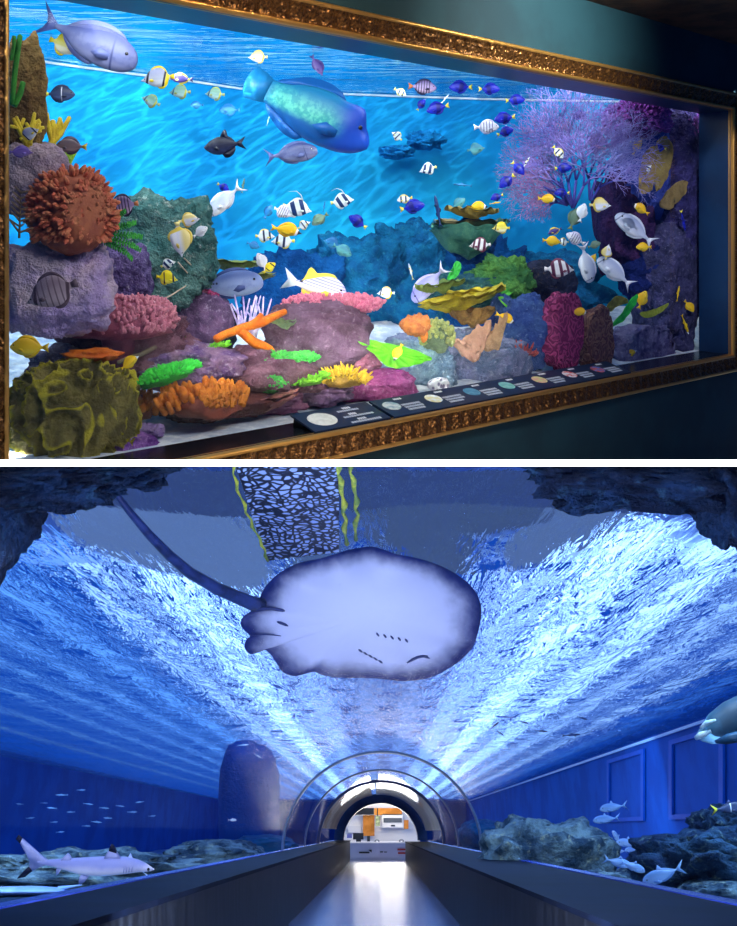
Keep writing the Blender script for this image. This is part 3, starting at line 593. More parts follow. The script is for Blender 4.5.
# ---- centre
rf('tang', 'blue_tang', 412, 207, .42, 26, 12, 1, 'violet blue tang with yellow tail in the centre of the reef tank', BT)
rf('tang', 'bar_white', 405, 199, .48, 16, -10, -1, 'small white fish peeking out above the violet blue central tang')
rf('rabbit', 'foxface', 286, 230, .36, 32, -10, 1, 'bright yellow foxface with a white and black snout in mid water')
rf('butterfly', 'convict', 283, 212, .42, 20, -25, 1, 'white mottled fish just above the bright yellow foxface')
rf('banner', 'banner', 297, 208, .45, 30, -10, 1, 'navy and white bannerfish right above the yellow foxface')
rf('banner', 'banner', 342, 201, .45, 24, 10, 1, 'navy and white bannerfish at right, alone under the light streaks')
rf('butterfly', 'bar_white', 304, 225, .5, 14, 30, 1, 'tiny striped white fish in front of the yellow foxface snout')
rf('butterfly', 'bar_white', 265, 236, .5, 20, 0, 1, 'yellow tailed barred fish left of the bright yellow foxface')
rf('butterfly', 'bar_white', 283, 241, .5, 24, 0, -1, 'barred fish partly hidden below the bright yellow foxface')
rf('tang', 'blue_tang', 358, 222, .45, 22, 35, -1, 'blue tang climbing left with a yellow tail below the lone bannerfish', BT)
rf('tang', 'olive', 320, 219, .6, 20, -35, -1, 'dark olive fish between the foxface and the climbing blue tang')
rf('tang', 'teal', 342, 250, .55, 22, -30, 1, 'teal round fish over the dark blue reef behind the snapper')
rf('butterfly', 'faint_blue', 332, 243, .65, 18, 20, -1, 'blue fish tucked behind the teal round fish')
rf('slim', 'faint_blue', 324, 207, .7, 12, 80, 1, 'tiny dark upright fish left of the lone bannerfish')
rf('tang', 'faint_blue', 253, 245, .65, 14, -20, 1, 'small dim blue fish above the yellow green plates at left centre')
rf('tang', 'faint_blue', 268, 212, .75, 16, 60, 1, 'dim blue fish left of the white mottled fish')
rf('tang', 'pale', 262, 262, .25, 20, 65, -1, 'pale blue fish pointing up by the lemon yellow fish')
rf('tang', 'lemon', 269, 268, .22, 16, 40, 1, 'small lemon yellow fish beside the face of the big surgeonfish')
# ---- left reef
rf('butterfly', 'striped_tang', 122, 206, .1, 34, -10, -1, 'dark striped fish with an orange tail above the green feather coral')
rf('butterfly', 'pale_gold', 180, 239, .10, 36, -80, 1, 'pale fish with yellow edges hanging upright before the lichen rock')
rf('butterfly', 'pale_gold', 189, 220, .13, 22, 10, 1, 'pale butterflyfish with a yellow back above the lichen rock')
rf('tang', 'pale', 200, 232, .13, 18, 35, 1, 'small plain white fish at the right of the lichen rock')
rf('butterfly', 'lemon', 167, 278, .08, 22, -8, 1, 'lemon yellow butterflyfish with black bars in front of the lichen rock')
rf('butterfly', 'banner', 168, 264, .1, 16, 20, 1, 'small white and blue fish above the lemon yellow butterflyfish')
rf('rabbit', 'yellow_white', 129, 363, .08, 24, 38, 1, 'yellow fish with a white face above the olive cabbage coral')
rf('tang', 'yellow', 30, 347, .02, 40, 2, -1, 'plain yellow tang at the left frame edge above the cabbage coral')
rf('butterfly', 'ghost', 52, 292, .0, 56, -20, -1, 'dull mauve banded butterflyfish added for a fish image on the glass at the lower left')  # solid fish standing in for an outline on the glass
# ---- middle reef
rf('butterfly', 'white_butterfly', 386, 293, .4, 18, 0, -1, 'white butterflyfish with yellow tail left of the lilac diving fish')
rf('slim', 'pale_gold', 411, 272, .5, 18, 75, -1, 'tiny upright cream fish above the yellow plate coral')
rf('butterfly', 'banded_butterfly', 480, 245, .2, 22, -2, -1, 'pinkish butterflyfish with yellow tail under the tiered yellow coral')
rf('rabbit', 'foxface', 477, 207, .45, 22, 4, 1, 'yellow foxface resting on top of the tiered yellow coral', YF)
rf('butterfly', 'yellow_butterfly', 501, 228, .25, 18, 0, -1, 'yellow fish at the right tip of the tiered yellow coral', YF)
rf('slim', 'dark_slim', 438, 212, .35, 34, 80, -1, 'dark thin upright fish at the left tip of the tiered yellow coral')
rf('tang', 'teal', 458, 204, .6, 18, 40, 1, 'pale translucent green fish behind the top tier of the yellow coral')
rf('tang', 'blue_tang', 497, 197, .45, 14, -20, -1, 'tiny blue fish above the tip of the tiered coral', BT)
rf('slim', 'yellow', 495, 203, .45, 12, 10, 1, 'tiny yellow fish just under the tiny blue fish by the tiered coral', YF)
rf('rabbit', 'foxface', 398, 352, .045, 20, -62, -1, 'small black and white fish with a yellow tail on the lime green leaf')
rf('rabbit', 'foxface', 505, 318, .06, 22, -26, 1, 'yellow foxface right of the brown shell coral, nose down', YF)
rf('butterfly', 'banded_butterfly', 559, 269, .08, 30, 0, 1, 'maroon and white banded butterflyfish above the magenta coral')
rf('rabbit', 'foxface', 579, 312, .03, 18, 0, 1, 'yellow foxface in front of the magenta coral', YF)
# ---- around the sea fan and the right rock
rf('tang', 'blue_tang', 507, 181, .4, 20, -40, -1, 'blue tang with a pale tail at the left edge of the lilac sea fan', BT)
rf('tang', 'blue_tang', 518, 168, .4, 18, -45, 1, 'blue tang nose down over the left part of the lilac sea fan', BT)
rf('slim', 'bar_white', 526, 163, .4, 14, 60, 1, 'tiny white fish beside the blue tang on the lilac fan')
rf('tang', 'blue_tang', 563, 168, .35, 18, 4, 1, 'blue tang with yellow tail at the middle of the lilac sea fan', BT)
rf('tang', 'bar_white', 558, 152, .35, 16, -50, 1, 'small black and white fish over the middle of the lilac sea fan')
rf('tang', 'striped_tang', 598, 140, .35, 28, -70, -1, 'dark striped fish pointing down on the right part of the lilac sea fan')
rf('rabbit', 'foxface', 547, 199, .33, 20, -4, 1, 'yellow foxface below the lilac sea fan', YF)
rf('tang', 'blue_tang', 562, 193, .35, 16, 0, -1, 'blue tang right beside the yellow foxface below the sea fan', BT)
rf('tang', 'yellow', 551, 241, .33, 18, -6, 1, 'yellow fish with a pale belly left of the white barred fish', YF)
rf('rabbit', 'purple_yellow', 555, 231, .38, 16, -20, -1, 'tiny brown and yellow fish over the yellow one by the barred fish')
rf('butterfly', 'bar_white', 563, 242, .36, 12, 0, -1, 'tiny dark and orange fish touching the white barred fish')
rf('tang', 'convict', 576, 239, .3, 22, 30, -1, 'white tang with violet bars beside the thin head down fish')
rf('tang', 'olive', 574, 219, .34, 24, 70, 1, 'olive fish pointing up under the sea fan stem')
rf('tang', 'pale', 582, 213, .3, 20, 75, 1, 'white fish pointing up beside the olive one under the sea fan')
rf('butterfly', 'pale_gold', 600, 205, .3, 22, 0, 1, 'pale yellow butterflyfish left of the silver unicornfish')
rf('rabbit', 'yellow', 593, 260, .3, 14, 70, 1, 'little yellow fish beside the tail of the thin head down fish', YF)
rf('butterfly', 'pale_gold', 607, 252, .3, 16, 80, 1, 'small cream fish between the two silver white fish')
rf('tang', 'olive', 594, 245, .34, 14, 20, 1, 'tiny green fish at the centre of the right hand cluster')
rf('rabbit', 'foxface', 641, 209, .12, 20, 34, -1, 'yellow foxface with white snout above the back of the silver unicornfish', YF)
rf('tang', 'yellow', 644, 247, .15, 16, 0, -1, 'yellow fish under the tail of the silver unicornfish', YF)
rf('slim', 'blue_tang', 683, 220, .08, 22, -78, 1, 'slender blue fish with a yellow tail hanging before the right rock', BT)
rf('tang', 'blue_tang', 660, 148, .08, 14, 10, -1, 'blue tang in front of the tan sponge on the right', BT)
rf('rabbit', 'yellow', 637, 147, .12, 20, 62, 1, 'yellow fish pointing up beside the upper tan sponge', YF)
rf('rabbit', 'bar_white', 646, 171, .1, 16, 50, 1, 'pale fish with a blue base at the left rim of the tan sponge')
rf('tang', 'blue_tang', 624, 143, .2, 16, 0, -1, 'blue tang with yellow tail before the blue violet column', BT)
rf('tang', 'yellow', 642, 300, .1, 20, 68, 1, 'yellow fish pointing up between the green corals on the right', YF)
rf('rabbit', 'yellow_white', 630, 354, .08, 15, 30, 1, 'yellow fish just above the right end of the caption boards', YF)
rf('slim', 'yellow', 678, 294, .06, 17, 82, 1, 'thin yellow upright fish on the lower right rock', YF)
rf('tang', 'yellow', 689, 306, .06, 15, -50, 1, 'round yellow fish near the right edge of the reef window', YF)
rf('slim', 'yellow_white', 685, 324, .06, 22, -70, 1, 'yellow fish with a white nose, lowest by the right edge', YF)
# ================================================================ reef : rocks and corals
def fract(p, seed, oct_=5):
    v = 0; a = 1; f = 1
    for i in range(oct_):
        v += a*mn.noise(Vector((p.x*f+seed*7.3, p.y*f-seed*3.1, p.z*f+seed*1.7))); a *= .5; f *= 2.1
    return v
def blob(m, c, r, seed, amp=.25, freq=1.6, res=(44, 30), ridge=False, power=1.0, mi=0):
    c = Vector(c)
    def f(a, b):
        w = 2*math.pi*a; h = math.pi*(b-.5)*.999
        d = Vector((math.cos(w)*math.cos(h), math.sin(w)*math.cos(h), math.sin(h)))
        e_ = Vector([math.copysign(abs(q)**power, q) for q in d])
        n_ = fract(d*freq, seed)+.55*(.35-abs(mn.noise(d*freq*2.7+Vector((seed, 0, 0)))))+.22*(.3-abs(mn.noise(d*freq*6.5+Vector((0, seed, 0)))))
        if ridge: n_ = .5-abs(n_)*1.6
        e_ = e_*(1+amp*n_)
        return c+Vector((e_.x*r[0], e_.y*r[1], e_.z*r[2]))
    m.grid(res[0], res[1], f, mi, closeu=True); return f
RK = {}
def rmat(name, c1, c2, c3=None, sc=5, b=.8, s3=30):
    if name not in RK: RK[name] = surf(name, hx(c1), hx(c2), sc, .85, (11, min(1, b), .14), .15, c3=hx(c3) if c3 else None, s3=s3)
    return RK[name]
purple = rmat('purple_rock', '5a4668', '8a6a92', 'c6b6d0', 4)
brownr = rmat('brown_rock', '6b5230', '8a7040', '4a3a20', 5)
maroon = rmat('maroon_rock', '5c3a4a', '7d5664', 'a48a9a', 5)
mauve = rmat('mauve_rock', 'a8949c', '94829a', 'c0b2bc', 4)
lilac = rmat('lilac_rock', 'c8b2bc', 'b8a0d0', 'e0d0d8', 3)
lichen = rmat('lichen_rock', '3a6a6a', '5f8a86', 'c8d4cc', 6, 1.0, 16)
greyr = rmat('grey_rock', '5f6f92', '7f86a8', 'c4c6dc', 6, 1.0, 22)
violet = rmat('violet_rock', '2e2a58', '4a4488', '8a84c0', 5, 1.0)
darkr = rmat('dark_rock', '23283e', '343a58', '6a5a40', 4)
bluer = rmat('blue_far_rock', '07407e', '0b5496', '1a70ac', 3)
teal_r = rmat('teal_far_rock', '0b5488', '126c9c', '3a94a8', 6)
magr = rmat('magenta_crust', '8a3a74', 'b05a90', 'd0a0c0', 7)
purp2 = rmat('purple_crust', '6a3a8a', '9a6ab0', 'd8b8e0', 7)
wallr = rmat('wall_patch', '1280c8', '1488cc', None, 4)  # flat lumps slightly darker than the back wall, for its darker patches
def rock(px, py, f, w, h, mt, label, seed=1, dep=None, amp=.3, freq=1.6, power=.8, name='reef_rock', res=(72, 48), cat='rock', group=None):
    p = D(px, py, f); q = pxm(p); r = (w*q/2, (dep or w*q*.3), h*q/2)
    m = MB(); blob(m, p, r, seed, amp, freq, res, power=power)
    o = m.build(name, mt, loc=p-Vector((0, 0, r[2])), clip=2)
    return tag(o, label, cat, group)
# far reef against the back wall
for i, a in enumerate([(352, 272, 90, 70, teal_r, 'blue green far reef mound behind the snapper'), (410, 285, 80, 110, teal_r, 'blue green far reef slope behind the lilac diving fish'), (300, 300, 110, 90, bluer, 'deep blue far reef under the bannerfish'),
      (540, 285, 120, 60, teal_r, 'low teal far reef left of the magenta coral'), (470, 300, 120, 120, bluer, 'deep blue far rock behind the tiered yellow coral'), (425, 140, 34, 16, wallr, 'small darker blue patch high on the back wall'), (396, 152, 30, 12, wallr, 'smaller darker blue patch on the back wall left of its neighbour')]):
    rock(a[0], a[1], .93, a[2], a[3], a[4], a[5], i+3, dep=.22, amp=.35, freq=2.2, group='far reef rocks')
# left reef
rock(26, 96, .16, 42, 118, brownr, 'tall brown rock column at the upper left of the reef', 11, amp=.2)
rock(30, 178, .15, 78, 74, mauve, 'rounded mauve boulder under the brown rock column', 12, amp=.15)
rock(54, 290, .14, 120, 92, lilac, 'pale lilac boulder below the orange spiny coral', 13, amp=.22, freq=2)
rock(160, 252, .40, 108, 108, lichen, 'green grey lichen crusted rock in the left middle of the reef', 14, amp=.3, freq=2)
rock(118, 205+75, .32, 60, 70, rmat('purple_bush', '5a4a80', '7a6aa0', 'd0cce0', 9, 1.4, 50), 'purple speckled rock between lilac boulder and lichen rock', 15, amp=.3)
rock(120, 345, .26, 140, 58, maroon, 'dark maroon rock holding up the pink table coral', 16)
rock(190, 330, .5, 90, 60, darkr, 'dark rock behind the orange finger coral', 17)
rock(190, 320, .42, 86, 56, purple, 'smooth purple rock left of the orange branching sponge', 18, amp=.12)
rock(60, 366, .24, 62, 34, rmat('grey_purple_rubble', '6a6078', '8d8698', 'c8c4d4', 9), 'grey purple rubble stone under the orange crust', 19, amp=.35)
rock(165, 365, .2, 130, 40, rmat('pink_rubble', '8a6a86', '6a4e80', 'd4c4d4', 8), 'pinkish rubble slope behind the green crusts', 20)
rock(122, 446, .06, 70, 28, purp2, 'violet encrusted stone at the bottom left beside the cabbage coral', 21, amp=.2)
rock(144, 432, .08, 40, 14, rmat('pale_violet_rubble', 'a08cc0', '8a70a8', 'd8d0e4', 8), 'pale violet rubble lying on the sand at lower left', 22)
rock(212, 404, .14, 112, 26, rmat('rust_rock', '5a3238', '743f3a', '8a5a60', 7), 'dark rust rock under the orange finger coral', 23)
# middle reef
rock(318, 334, .20, 104, 62, rmat('plum_boulder', '553c4c', '6e5468', '9c8494', 5), 'big plum coloured boulder carrying the pink table coral', 24, amp=.22, power=.7)
rock(250, 375, .16, 120, 48, maroon, 'maroon rock under the green fuzzy corals', 25)
rock(262, 400, .13, 80, 26, rmat('plum_rubble', '7a4a66', '945f80', 'b898ac', 8), 'plum rubble stone under the salmon plate coral', 26)
rock(368, 386, .14, 96, 34, magr, 'magenta crusted stone behind the caption boards', 27, amp=.2)
rock(316, 394, .14, 70, 20, purple, 'low purple stone on the white sand in front of the yellow fan coral', 28)
rock(345, 365, .2, 60, 40, rmat('pink_knobs', 'a8687c', '8a5a70', 'd4a4b4', 9), 'pink knobbed rock behind the lime leaf', 29)
rock(420, 370, .2, 62, 62, rmat('grey_blue_rock', '66809a', '86a0b4', 'd0dce4', 9, 1.2), 'grey blue rock right of the lime green leaf', 30, amp=.35)
rock(462, 364, .24, 104, 64, greyr, 'grey lavender rock slope under the brown shell corals', 31, amp=.35, freq=2)
rock(425, 345, .25, 70, 30, greyr, 'rough grey ledge under the knobbly green pillar coral', 32)
rock(468, 290, .42, 84, 36, rmat('olive_rock', '1f4a5e', '2f6066', '6a8a60', 5), 'dark green blue rock behind the yellow plate coral', 33)
rock(502, 282, .35, 56, 46, rmat('moss_rock', '3f7a48', '5f9a4a', '8ab85a', 6, 1.2), 'mossy green ruffled rock right of the yellow plate coral', 34, amp=.4, freq=2.4)
rock(546, 284, .3, 60, 46, darkr, 'dark domed rock with olive top under the maroon banded fish', 35, amp=.12)
rock(520, 335, .22, 60, 70, rmat('indigo_rock', '2c4488', '44609a', '8aa0c8', 6), 'indigo rock left of the magenta coral', 36)
rock(510, 365, .08, 50, 26, greyr, 'grey stone at the foot of the red branching coral', 37)
# right rock wall
rock(674, 180, .5, 66, 180, violet, 'tall dark violet rock tower at the right end of the reef', 38, dep=.3, amp=.2, power=.6)
rock(666, 290, .42, 66, 120, rmat('slate_rock', '3c3c60', '565484', '9a96bc', 5, 1.1), 'slate violet rock at the lower right of the reef', 39, dep=.32, amp=.25, power=.65)
rock(642, 348, .16, 104, 40, rmat('lavender_rubble', '5a5484', '8480a8', 'c4c0d8', 8), 'lavender rubble at the lower right behind the last caption board', 40)
rock(640, 165, .55, 50, 110, rmat('blue_violet_rock', '32409a', '4456b4', '6a70c0', 5), 'smooth blue violet rock column under the purple polyps', 41, dep=.3, amp=.1, power=.6)
rock(624, 222, .62, 46, 96, rmat('shadow_burgundy', '30204e', '4a2a58', '64406a', 4), 'rock coloured burgundy for the shadow behind the silver unicornfish', 42, dep=.3, amp=.3, power=.6)  # maroon shadow area put into this rock's colour
rock(642, 268, .55, 50, 60, rmat('navy_rock', '14205a', '1c2a70', '3040a0', 4), 'navy rock hollow behind the silver white fish', 43, dep=.3, amp=.2)

# ---- coral builders
def spikes(m, pts, L, r, mi=0, jit=.3, n=5, rnd=random):
    for p, d in pts:
        d = (Vector(d)+Vector((rnd.uniform(-jit, jit), rnd.uniform(-jit, jit), rnd.uniform(-jit, jit)))).normalized()
        m.finger(p, d, L*rnd.uniform(.7, 1.2), r*rnd.uniform(.8, 1.2), n, mi)
def cmat(name, c1, c2, sc=12, tip=None, b=.4, rough=.6): return surf(name, hx(c1), hx(c2), sc, rough, (50, b, .02), .3, c3=hx(tip) if tip else None, s3=60)
def coral(m, name, mt, p, label, cat='coral', group=None): return tag(m.build(name, mt, loc=p, clip=2), label, cat, group)
def table(px, py, f, w, h, mats, label, n=420, seed=0, tilt=0, thick=.35, nubl=.03):
    rnd = random.Random(seed); p = D(px, py, f); q = pxm(p); rx = w*q/2; rz = h*q/2; ry = rx*.6
    root = empty('table_coral', p-Vector((0, 0, rz)), label, 'coral')
    m = MB(); sf = blob(m, p, (rx, ry, rz), seed, .14, 2.0, (48, 20), power=.75)
    pts = []
    for i in range(n):
        x = sf(rnd.random(), math.acos(rnd.uniform(-1, .45))/math.pi); d = x-p; pts.append((x, (d.x/rx*.5, d.y/ry*.5, .8+max(0, d.z/rz)*.4)))
    spikes(m, pts, nubl, nubl*.36, 1, .3, 6, rnd)
    m.build('plate', mats, root, p, clip=2)
    m = MB(); m.tube([p-Vector((0, -.02, rz*.3)), p-Vector((0, -.04, rz*2.4))], [rx*.35, rx*.22], 12); m.build('stalk', mats[0], root, p, clip=2)
    return root
pinkc = [cmat('pink_coral', 'a85a6e', '8a4660'), cmat('pink_nubs', 'd48a98', 'c06e84', 30, 'f0d4dc')]
table(117, 319, .17, 112, 40, pinkc, 'pink nubbly table coral at left under the lilac boulder', 900, 1)
table(332, 305, .24, 92, 17, [cmat('rose_coral', 'a04a68', 'b85a74'), cmat('rose_nubs', 'd07a8e', 'c0647e', 30, 'e8b0bc')], 'flat rose table coral on top of the plum boulder', 500, 2)
table(290, 262+22, .5, 40, 12, pinkc, 'small pink coral behind the tail of the surgeonfish', 150, 3) if False else None
table(205, 297, .40, 34, 14, [pinkc[0], cmat('berry_nubs', 'c84a80', 'b03a70', 30)], 'small berry pink coral below the tail of the surgeonfish', 160, 3, nubl=.02)
# orange spiny dome
def dome(px, py, f, w, h, mats, label, n, L, seed, name='spiny_coral'):
    rnd = random.Random(seed); p = D(px, py, f); q = pxm(p); r = (w*q/2, w*q*.42, h*q/2)
    m = MB(); sf = blob(m, p, r, seed, .12, 1.5, (40, 28)); pts = []
    for i in range(n):
        z = rnd.uniform(-.6, 1); a = rnd.uniform(0, 2*math.pi); c = math.sqrt(1-z*z); d = Vector((c*math.cos(a), c*math.sin(a), z))
        pts.append((sf(a/(2*math.pi), .5+math.asin(z)/math.pi), d))
    spikes(m, pts, L, L*.26, 1, .2, 5, rnd)
    return coral(m, name, mats, p-Vector((0, 0, r[2])), label)
dome(72, 214, .075, 74, 82, [cmat('rust_orange', 'a8603e', '8f4a34'), cmat('rust_tips', 'c47a52', 'b8583e', 20)], 'rust orange spiny dome coral at the left of the reef', 700, .045, 5)
dome(636, 120, .38, 62, 38, [cmat('plum_polyp', '6a2a80', '4a1e64'), cmat('plum_tips', '9a4ab0', '7a3494', 30, 'c48ad4')], 'purple polyp crown on top of the blue violet column', 800, .045, 6, 'polyp_coral')
dome(682, 124, .35, 32, 40, [cmat('plum_polyp_b', '4e2468', '3a1a54'), cmat('plum_tips_b', '7a3f98', '5f3080', 30)], 'small purple polyp patch at the top right of the reef', 300, .04, 7, 'polyp_coral')
# orange flat crust and sponges
def sponge_arm(m, pts, rad, mi=0, n=10): m.tube([Vector(p) for p in pts], rad, n, mi)
orange = cmat('orange_sponge', 'e07818', 'c85a10', 14, 'f4a040', .5)
p = D(92, 355, .09); q = pxm(p); m = MB(); blob(m, p, (26*q, 14*q, 6*q), 4, .4, 2.5, (40, 16)); coral(m, 'orange_crust', orange, p-Vector((0, 0, 6*q)), 'flat orange crust sponge below the pink table coral', 'sponge')
def branch_px(list_, mt, name, label, cat, f, n=10, jitter=0):
    m = MB(); base = None
    for pts in list_:
        P3 = [D(a, b, f+(c_[0] if c_ else 0)) for a, b, r_, *c_ in pts]
        k = len(P3); fine = []; rad = []
        for i in range(k-1):
            for t in (0, .33, .66): fine.append(P3[i].lerp(P3[i+1], t)); rad.append((pts[i][2]*(1-t)+pts[i+1][2]*t)*pxm(P3[i]))
        fine.append(P3[-1]); rad.append(pts[-1][2]*pxm(P3[-1]))
        if jitter: fine = [x+Vector((mn.noise(x*9), mn.noise(x*9+Vector((5, 0, 0))), mn.noise(x*9+Vector((0, 5, 0)))))*jitter for x in fine]
        fine.append(fine[-1]+(fine[-1]-fine[-2])*.15); rad.append(rad[-1]*.3)
        m.tube(fine, rad, n); base = base or P3[0]
    return coral(m, name, mt, base, label, cat)
branch_px([[(216, 339, 4), (240, 329, 4.4), (262, 322, 4.8), (286, 311, 3)], [(240, 330, 5), (254, 342, 5), (268, 350, 5), (272, 356, 5)], [(252, 326, 5), (258, 320, 3.5), (262, 314, 2.5)]], orange, 'orange_sponge', 'thick orange branching sponge in the centre left of the reef', 'sponge', .14, 12, .01)
whitec = cmat('white_branch', 'd8d0ec', 'a898d4', 20)
rnd = random.Random(9); L_ = []
for i in range(16):
    x = 238+rnd.uniform(0, 26); L_.append([(250+rnd.uniform(-6, 6), 340, 1.4), (x, 322+rnd.uniform(-5, 5), 1.2), (x+rnd.uniform(-10, 8), 300+rnd.uniform(-4, 12), .8)])
branch_px(L_, whitec, 'branching_coral', 'white and violet thin branching coral left of the plum boulder', 'coral', .24, 5)
# finger corals
def fingers(px, py, f, w, h, mt, label, n, L, r, seed, name='finger_coral', spread=.5):
    rnd = random.Random(seed); p = D(px, py, f); q = pxm(p); rx = w*q/2; rz = h*q/2; m = MB()
    blob(m, p-Vector((0, 0, rz*.3)), (rx*.9, rx*.5, rz*.6), seed, .25, 2, (28, 14), mi=1)
    for i in range(n):
        a = rnd.uniform(-1, 1); b = rnd.uniform(-1, .6); z = rz*(.25-abs(a)*.5+rnd.uniform(-.45, .25))
        m.finger(p+Vector((rx*a, rx*.45*b, z)), (a*spread+rnd.uniform(-.3, .3), b*.4-.3, 1), L*rnd.uniform(.6, 1.15), r*rnd.uniform(.75, 1.2), 7)
    return coral(m, name, mt, p-Vector((0, 0, rz)), label)
ofing = [cmat('orange_finger', 'e88a2a', 'd06c1c', 20, 'f6b860'), cmat('rust_base', '6a3028', '8a4430')]
fingers(208, 398, .045, 96, 44, ofing, 'orange finger coral in the front left of the reef', 150, .085, .02, 3)
fingers(138, 402, .17, 36, 40, ofing, 'smaller orange finger coral tucked behind the cabbage coral', 55, .075, .02, 4)
fingers(343, 376, .08, 50, 24, [cmat('yellow_fan', 'f0c83a', 'd8a828', 30, 'f8e080'), cmat('yellow_fan_base', 'a8842c', '8a6a24')], 'bright yellow bushy fan coral in the front centre', 240, .06, .0065, 5, 'bushy_coral', 1.2)
fingers(437, 331, .12, 32, 46, [cmat('knob_green', 'a8a860', '7a8a58', 20, 'd4d898'), cmat('knob_base', '4a5a44', '5f6f50')], 'knobbly olive green pillar coral in the middle right', 110, .045, .016, 6, 'knobby_coral')
fingers(177, 345, .22, 44, 34, [cmat('olive_twig', '6a6a3c', '54583a', 20, 'a8a468'), cmat('olive_twig_base', '3a4034', '4a4c3c')], 'olive twiggy coral right of the pink table coral', 160, .05, .006, 7, 'twig_coral', 1.2)
fingers(521, 350, .10, 26, 22, [cmat('red_twig', 'c85a50', 'b04448', 20, 'e89a88'), cmat('red_twig_base', '8a3a40', '7a343c')], 'small red branching coral right of the brown shell coral', 26, .07, .008, 8, 'twig_coral', 1.0)
p = D(416, 325, .13); q = pxm(p); m = MB(); blob(m, p, (14*q, 10*q, 10*q), 8, .35, 3, (30, 20)); coral(m, 'orange_lump', cmat('orange_lump', 'c8783c', 'a85c34', 16, 'e8a870'), p-Vector((0, 0, 10*q)), 'lumpy pale orange coral left of the knobbly pillar coral', 'coral')
p = D(424, 335, .11); q = pxm(p); m = MB(); blob(m, p, (4*q, 4*q, 7*q), 9, .2, 2, (16, 12)); coral(m, 'orange_tube', cmat('orange_tube', 'e07a2a', 'c8641c', 20), p-Vector((0, 0, 7*q)), 'small vivid orange tube at the foot of the knobbly pillar coral', 'sponge')
# fuzzy green corals
def fuzzy(px, py, f, w, h, mt, label, seed, n=500, tilt=0, L=.028):
    rnd = random.Random(seed); p = D(px, py, f); q = pxm(p); r = (w*q/2, w*q*.3, h*q/2); m = MB(); sf = blob(m, p, r, seed, .35, 2.2, (40, 20)); pts = []
    tl = math.tan(R(tilt))
    for i in range(n):
        z = rnd.uniform(-.1, 1); a = rnd.uniform(0, 2*math.pi); c = math.sqrt(1-z*z); d = Vector((c*math.cos(a), c*math.sin(a), z))
        pts.append((sf(a/(2*math.pi), .5+math.asin(z)/math.pi), d+Vector((0, 0, .3))))
    spikes(m, pts, L, L*.3, 1, .3, 5, rnd)
    for v in m.v: v.z += (v.x-p.x)*tl
    return coral(m, 'fuzzy_coral', mt, p-Vector((0, 0, r[2])), label)
gfz = [cmat('green_fuzz_base', '1f6a2e', '2c8438'), cmat('green_fuzz', '4fc04a', '2fa040', 30, '9ae070')]
lfz = [cmat('lime_fuzz_base', '4a8a26', '5fa030'), cmat('lime_fuzz', '8ad838', '6cc030', 30, 'c0f070')]
fuzzy(272, 364, .12, 46, 18, gfz, 'emerald fuzzy coral in the centre, left part of the pair', 1, 500)
fuzzy(297, 361, .11, 34, 12, gfz, 'lighter emerald fuzzy ledge right beside the emerald fuzzy coral', 2, 400, 6)
fuzzy(302, 381, .075, 44, 9, lfz, 'lime fuzzy ledge below the emerald corals', 3, 350, 8)
fuzzy(270, 385, .075, 26, 14, gfz, 'small dark green fuzzy clump left of the lime ledge', 4, 250)
fuzzy(166, 376, .09, 56, 15, [cmat('neon_base', '1a8a2a', '2a9c34'), cmat('neon_fuzz', '4ae048', '30c840', 30, '9af08a')], 'neon green fuzzy crust behind the cabbage coral', 5, 500, 16)
fuzzy(207, 352, .18, 36, 7, lfz, 'narrow green coral ridge left of the orange sponge', 6, 220, 18)
# leaves and ruffled plates
def leaf_px(outline, f0, f1, mt, name, label, cat, thick=.012, ruff=.02, seed=0):
    # outline in pixels from base along one side and back; depth runs f0..f1 with height
    ys = [b for a, b in outline]; y0, y1 = min(ys), max(ys)
    pts = [D(a, b, f0+(f1-f0)*(y1-b)/max(1, y1-y0)) for a, b in outline]
    c = sum(pts, Vector())/len(pts); m = MB(); k = len(pts); RG = 7; vs = []
    for sgn in (1, -1):
        for r_ in range(RG):
            t = 1-r_/(RG-.5)
            for i, p_ in enumerate(pts):
                x = c+(p_-c)*t; w_ = ruff*t*math.sin(i*1.9+seed)+ruff*.8*mn.noise(x*6)
                bow = (1-t*t)*ruff*1.5
                vs.append(x+Vector((0, w_+bow+sgn*thick*(1-t**6)*.5, 0)))
    fs = []
    for s_ in (0, 1):
        o_ = s_*RG*k
        for r_ in range(RG-1):
            for i in range(k): fs.append((o_+r_*k+i, o_+r_*k+(i+1) % k, o_+(r_+1)*k+(i+1) % k, o_+(r_+1)*k+i))
        fs.append(tuple(o_+(RG-1)*k+i for i in range(k)))
    for i in range(k): fs.append((i, (i+1) % k, RG*k+(i+1) % k, RG*k+i))
    m.add(vs, fs)
    b = min(pts, key=lambda v: v.z)
    return coral(m, name, mt, Vector((c.x, c.y, b.z)), label, cat)
def dense(o, n=4):
    r_ = []
    for i in range(len(o)):
        a, b = o[i], o[(i+1) % len(o)]; p0, p3 = o[i-1], o[(i+2) % len(o)]
        for j in range(n):
            t = j/n; r_.append(tuple(.5*((2*a[q])+(-p0[q]+b[q])*t+(2*p0[q]-5*a[q]+4*b[q]-p3[q])*t*t+(-p0[q]+3*a[q]-3*b[q]+p3[q])*t**3) for q in (0, 1)))
    return r_
lime = cmat('lime_leaf', '52b01c', '6cc828', 8, None, .2)
leaf_px(dense([(354, 336), (366, 338), (380, 342), (396, 345), (412, 349), (432, 358), (424, 362), (410, 366), (396, 368), (384, 364), (374, 354), (362, 345)]), .07, .1, lime, 'leaf_coral', 'large lime green leaf shaped plate coral in the front centre', 'coral', .03, .025, 1)
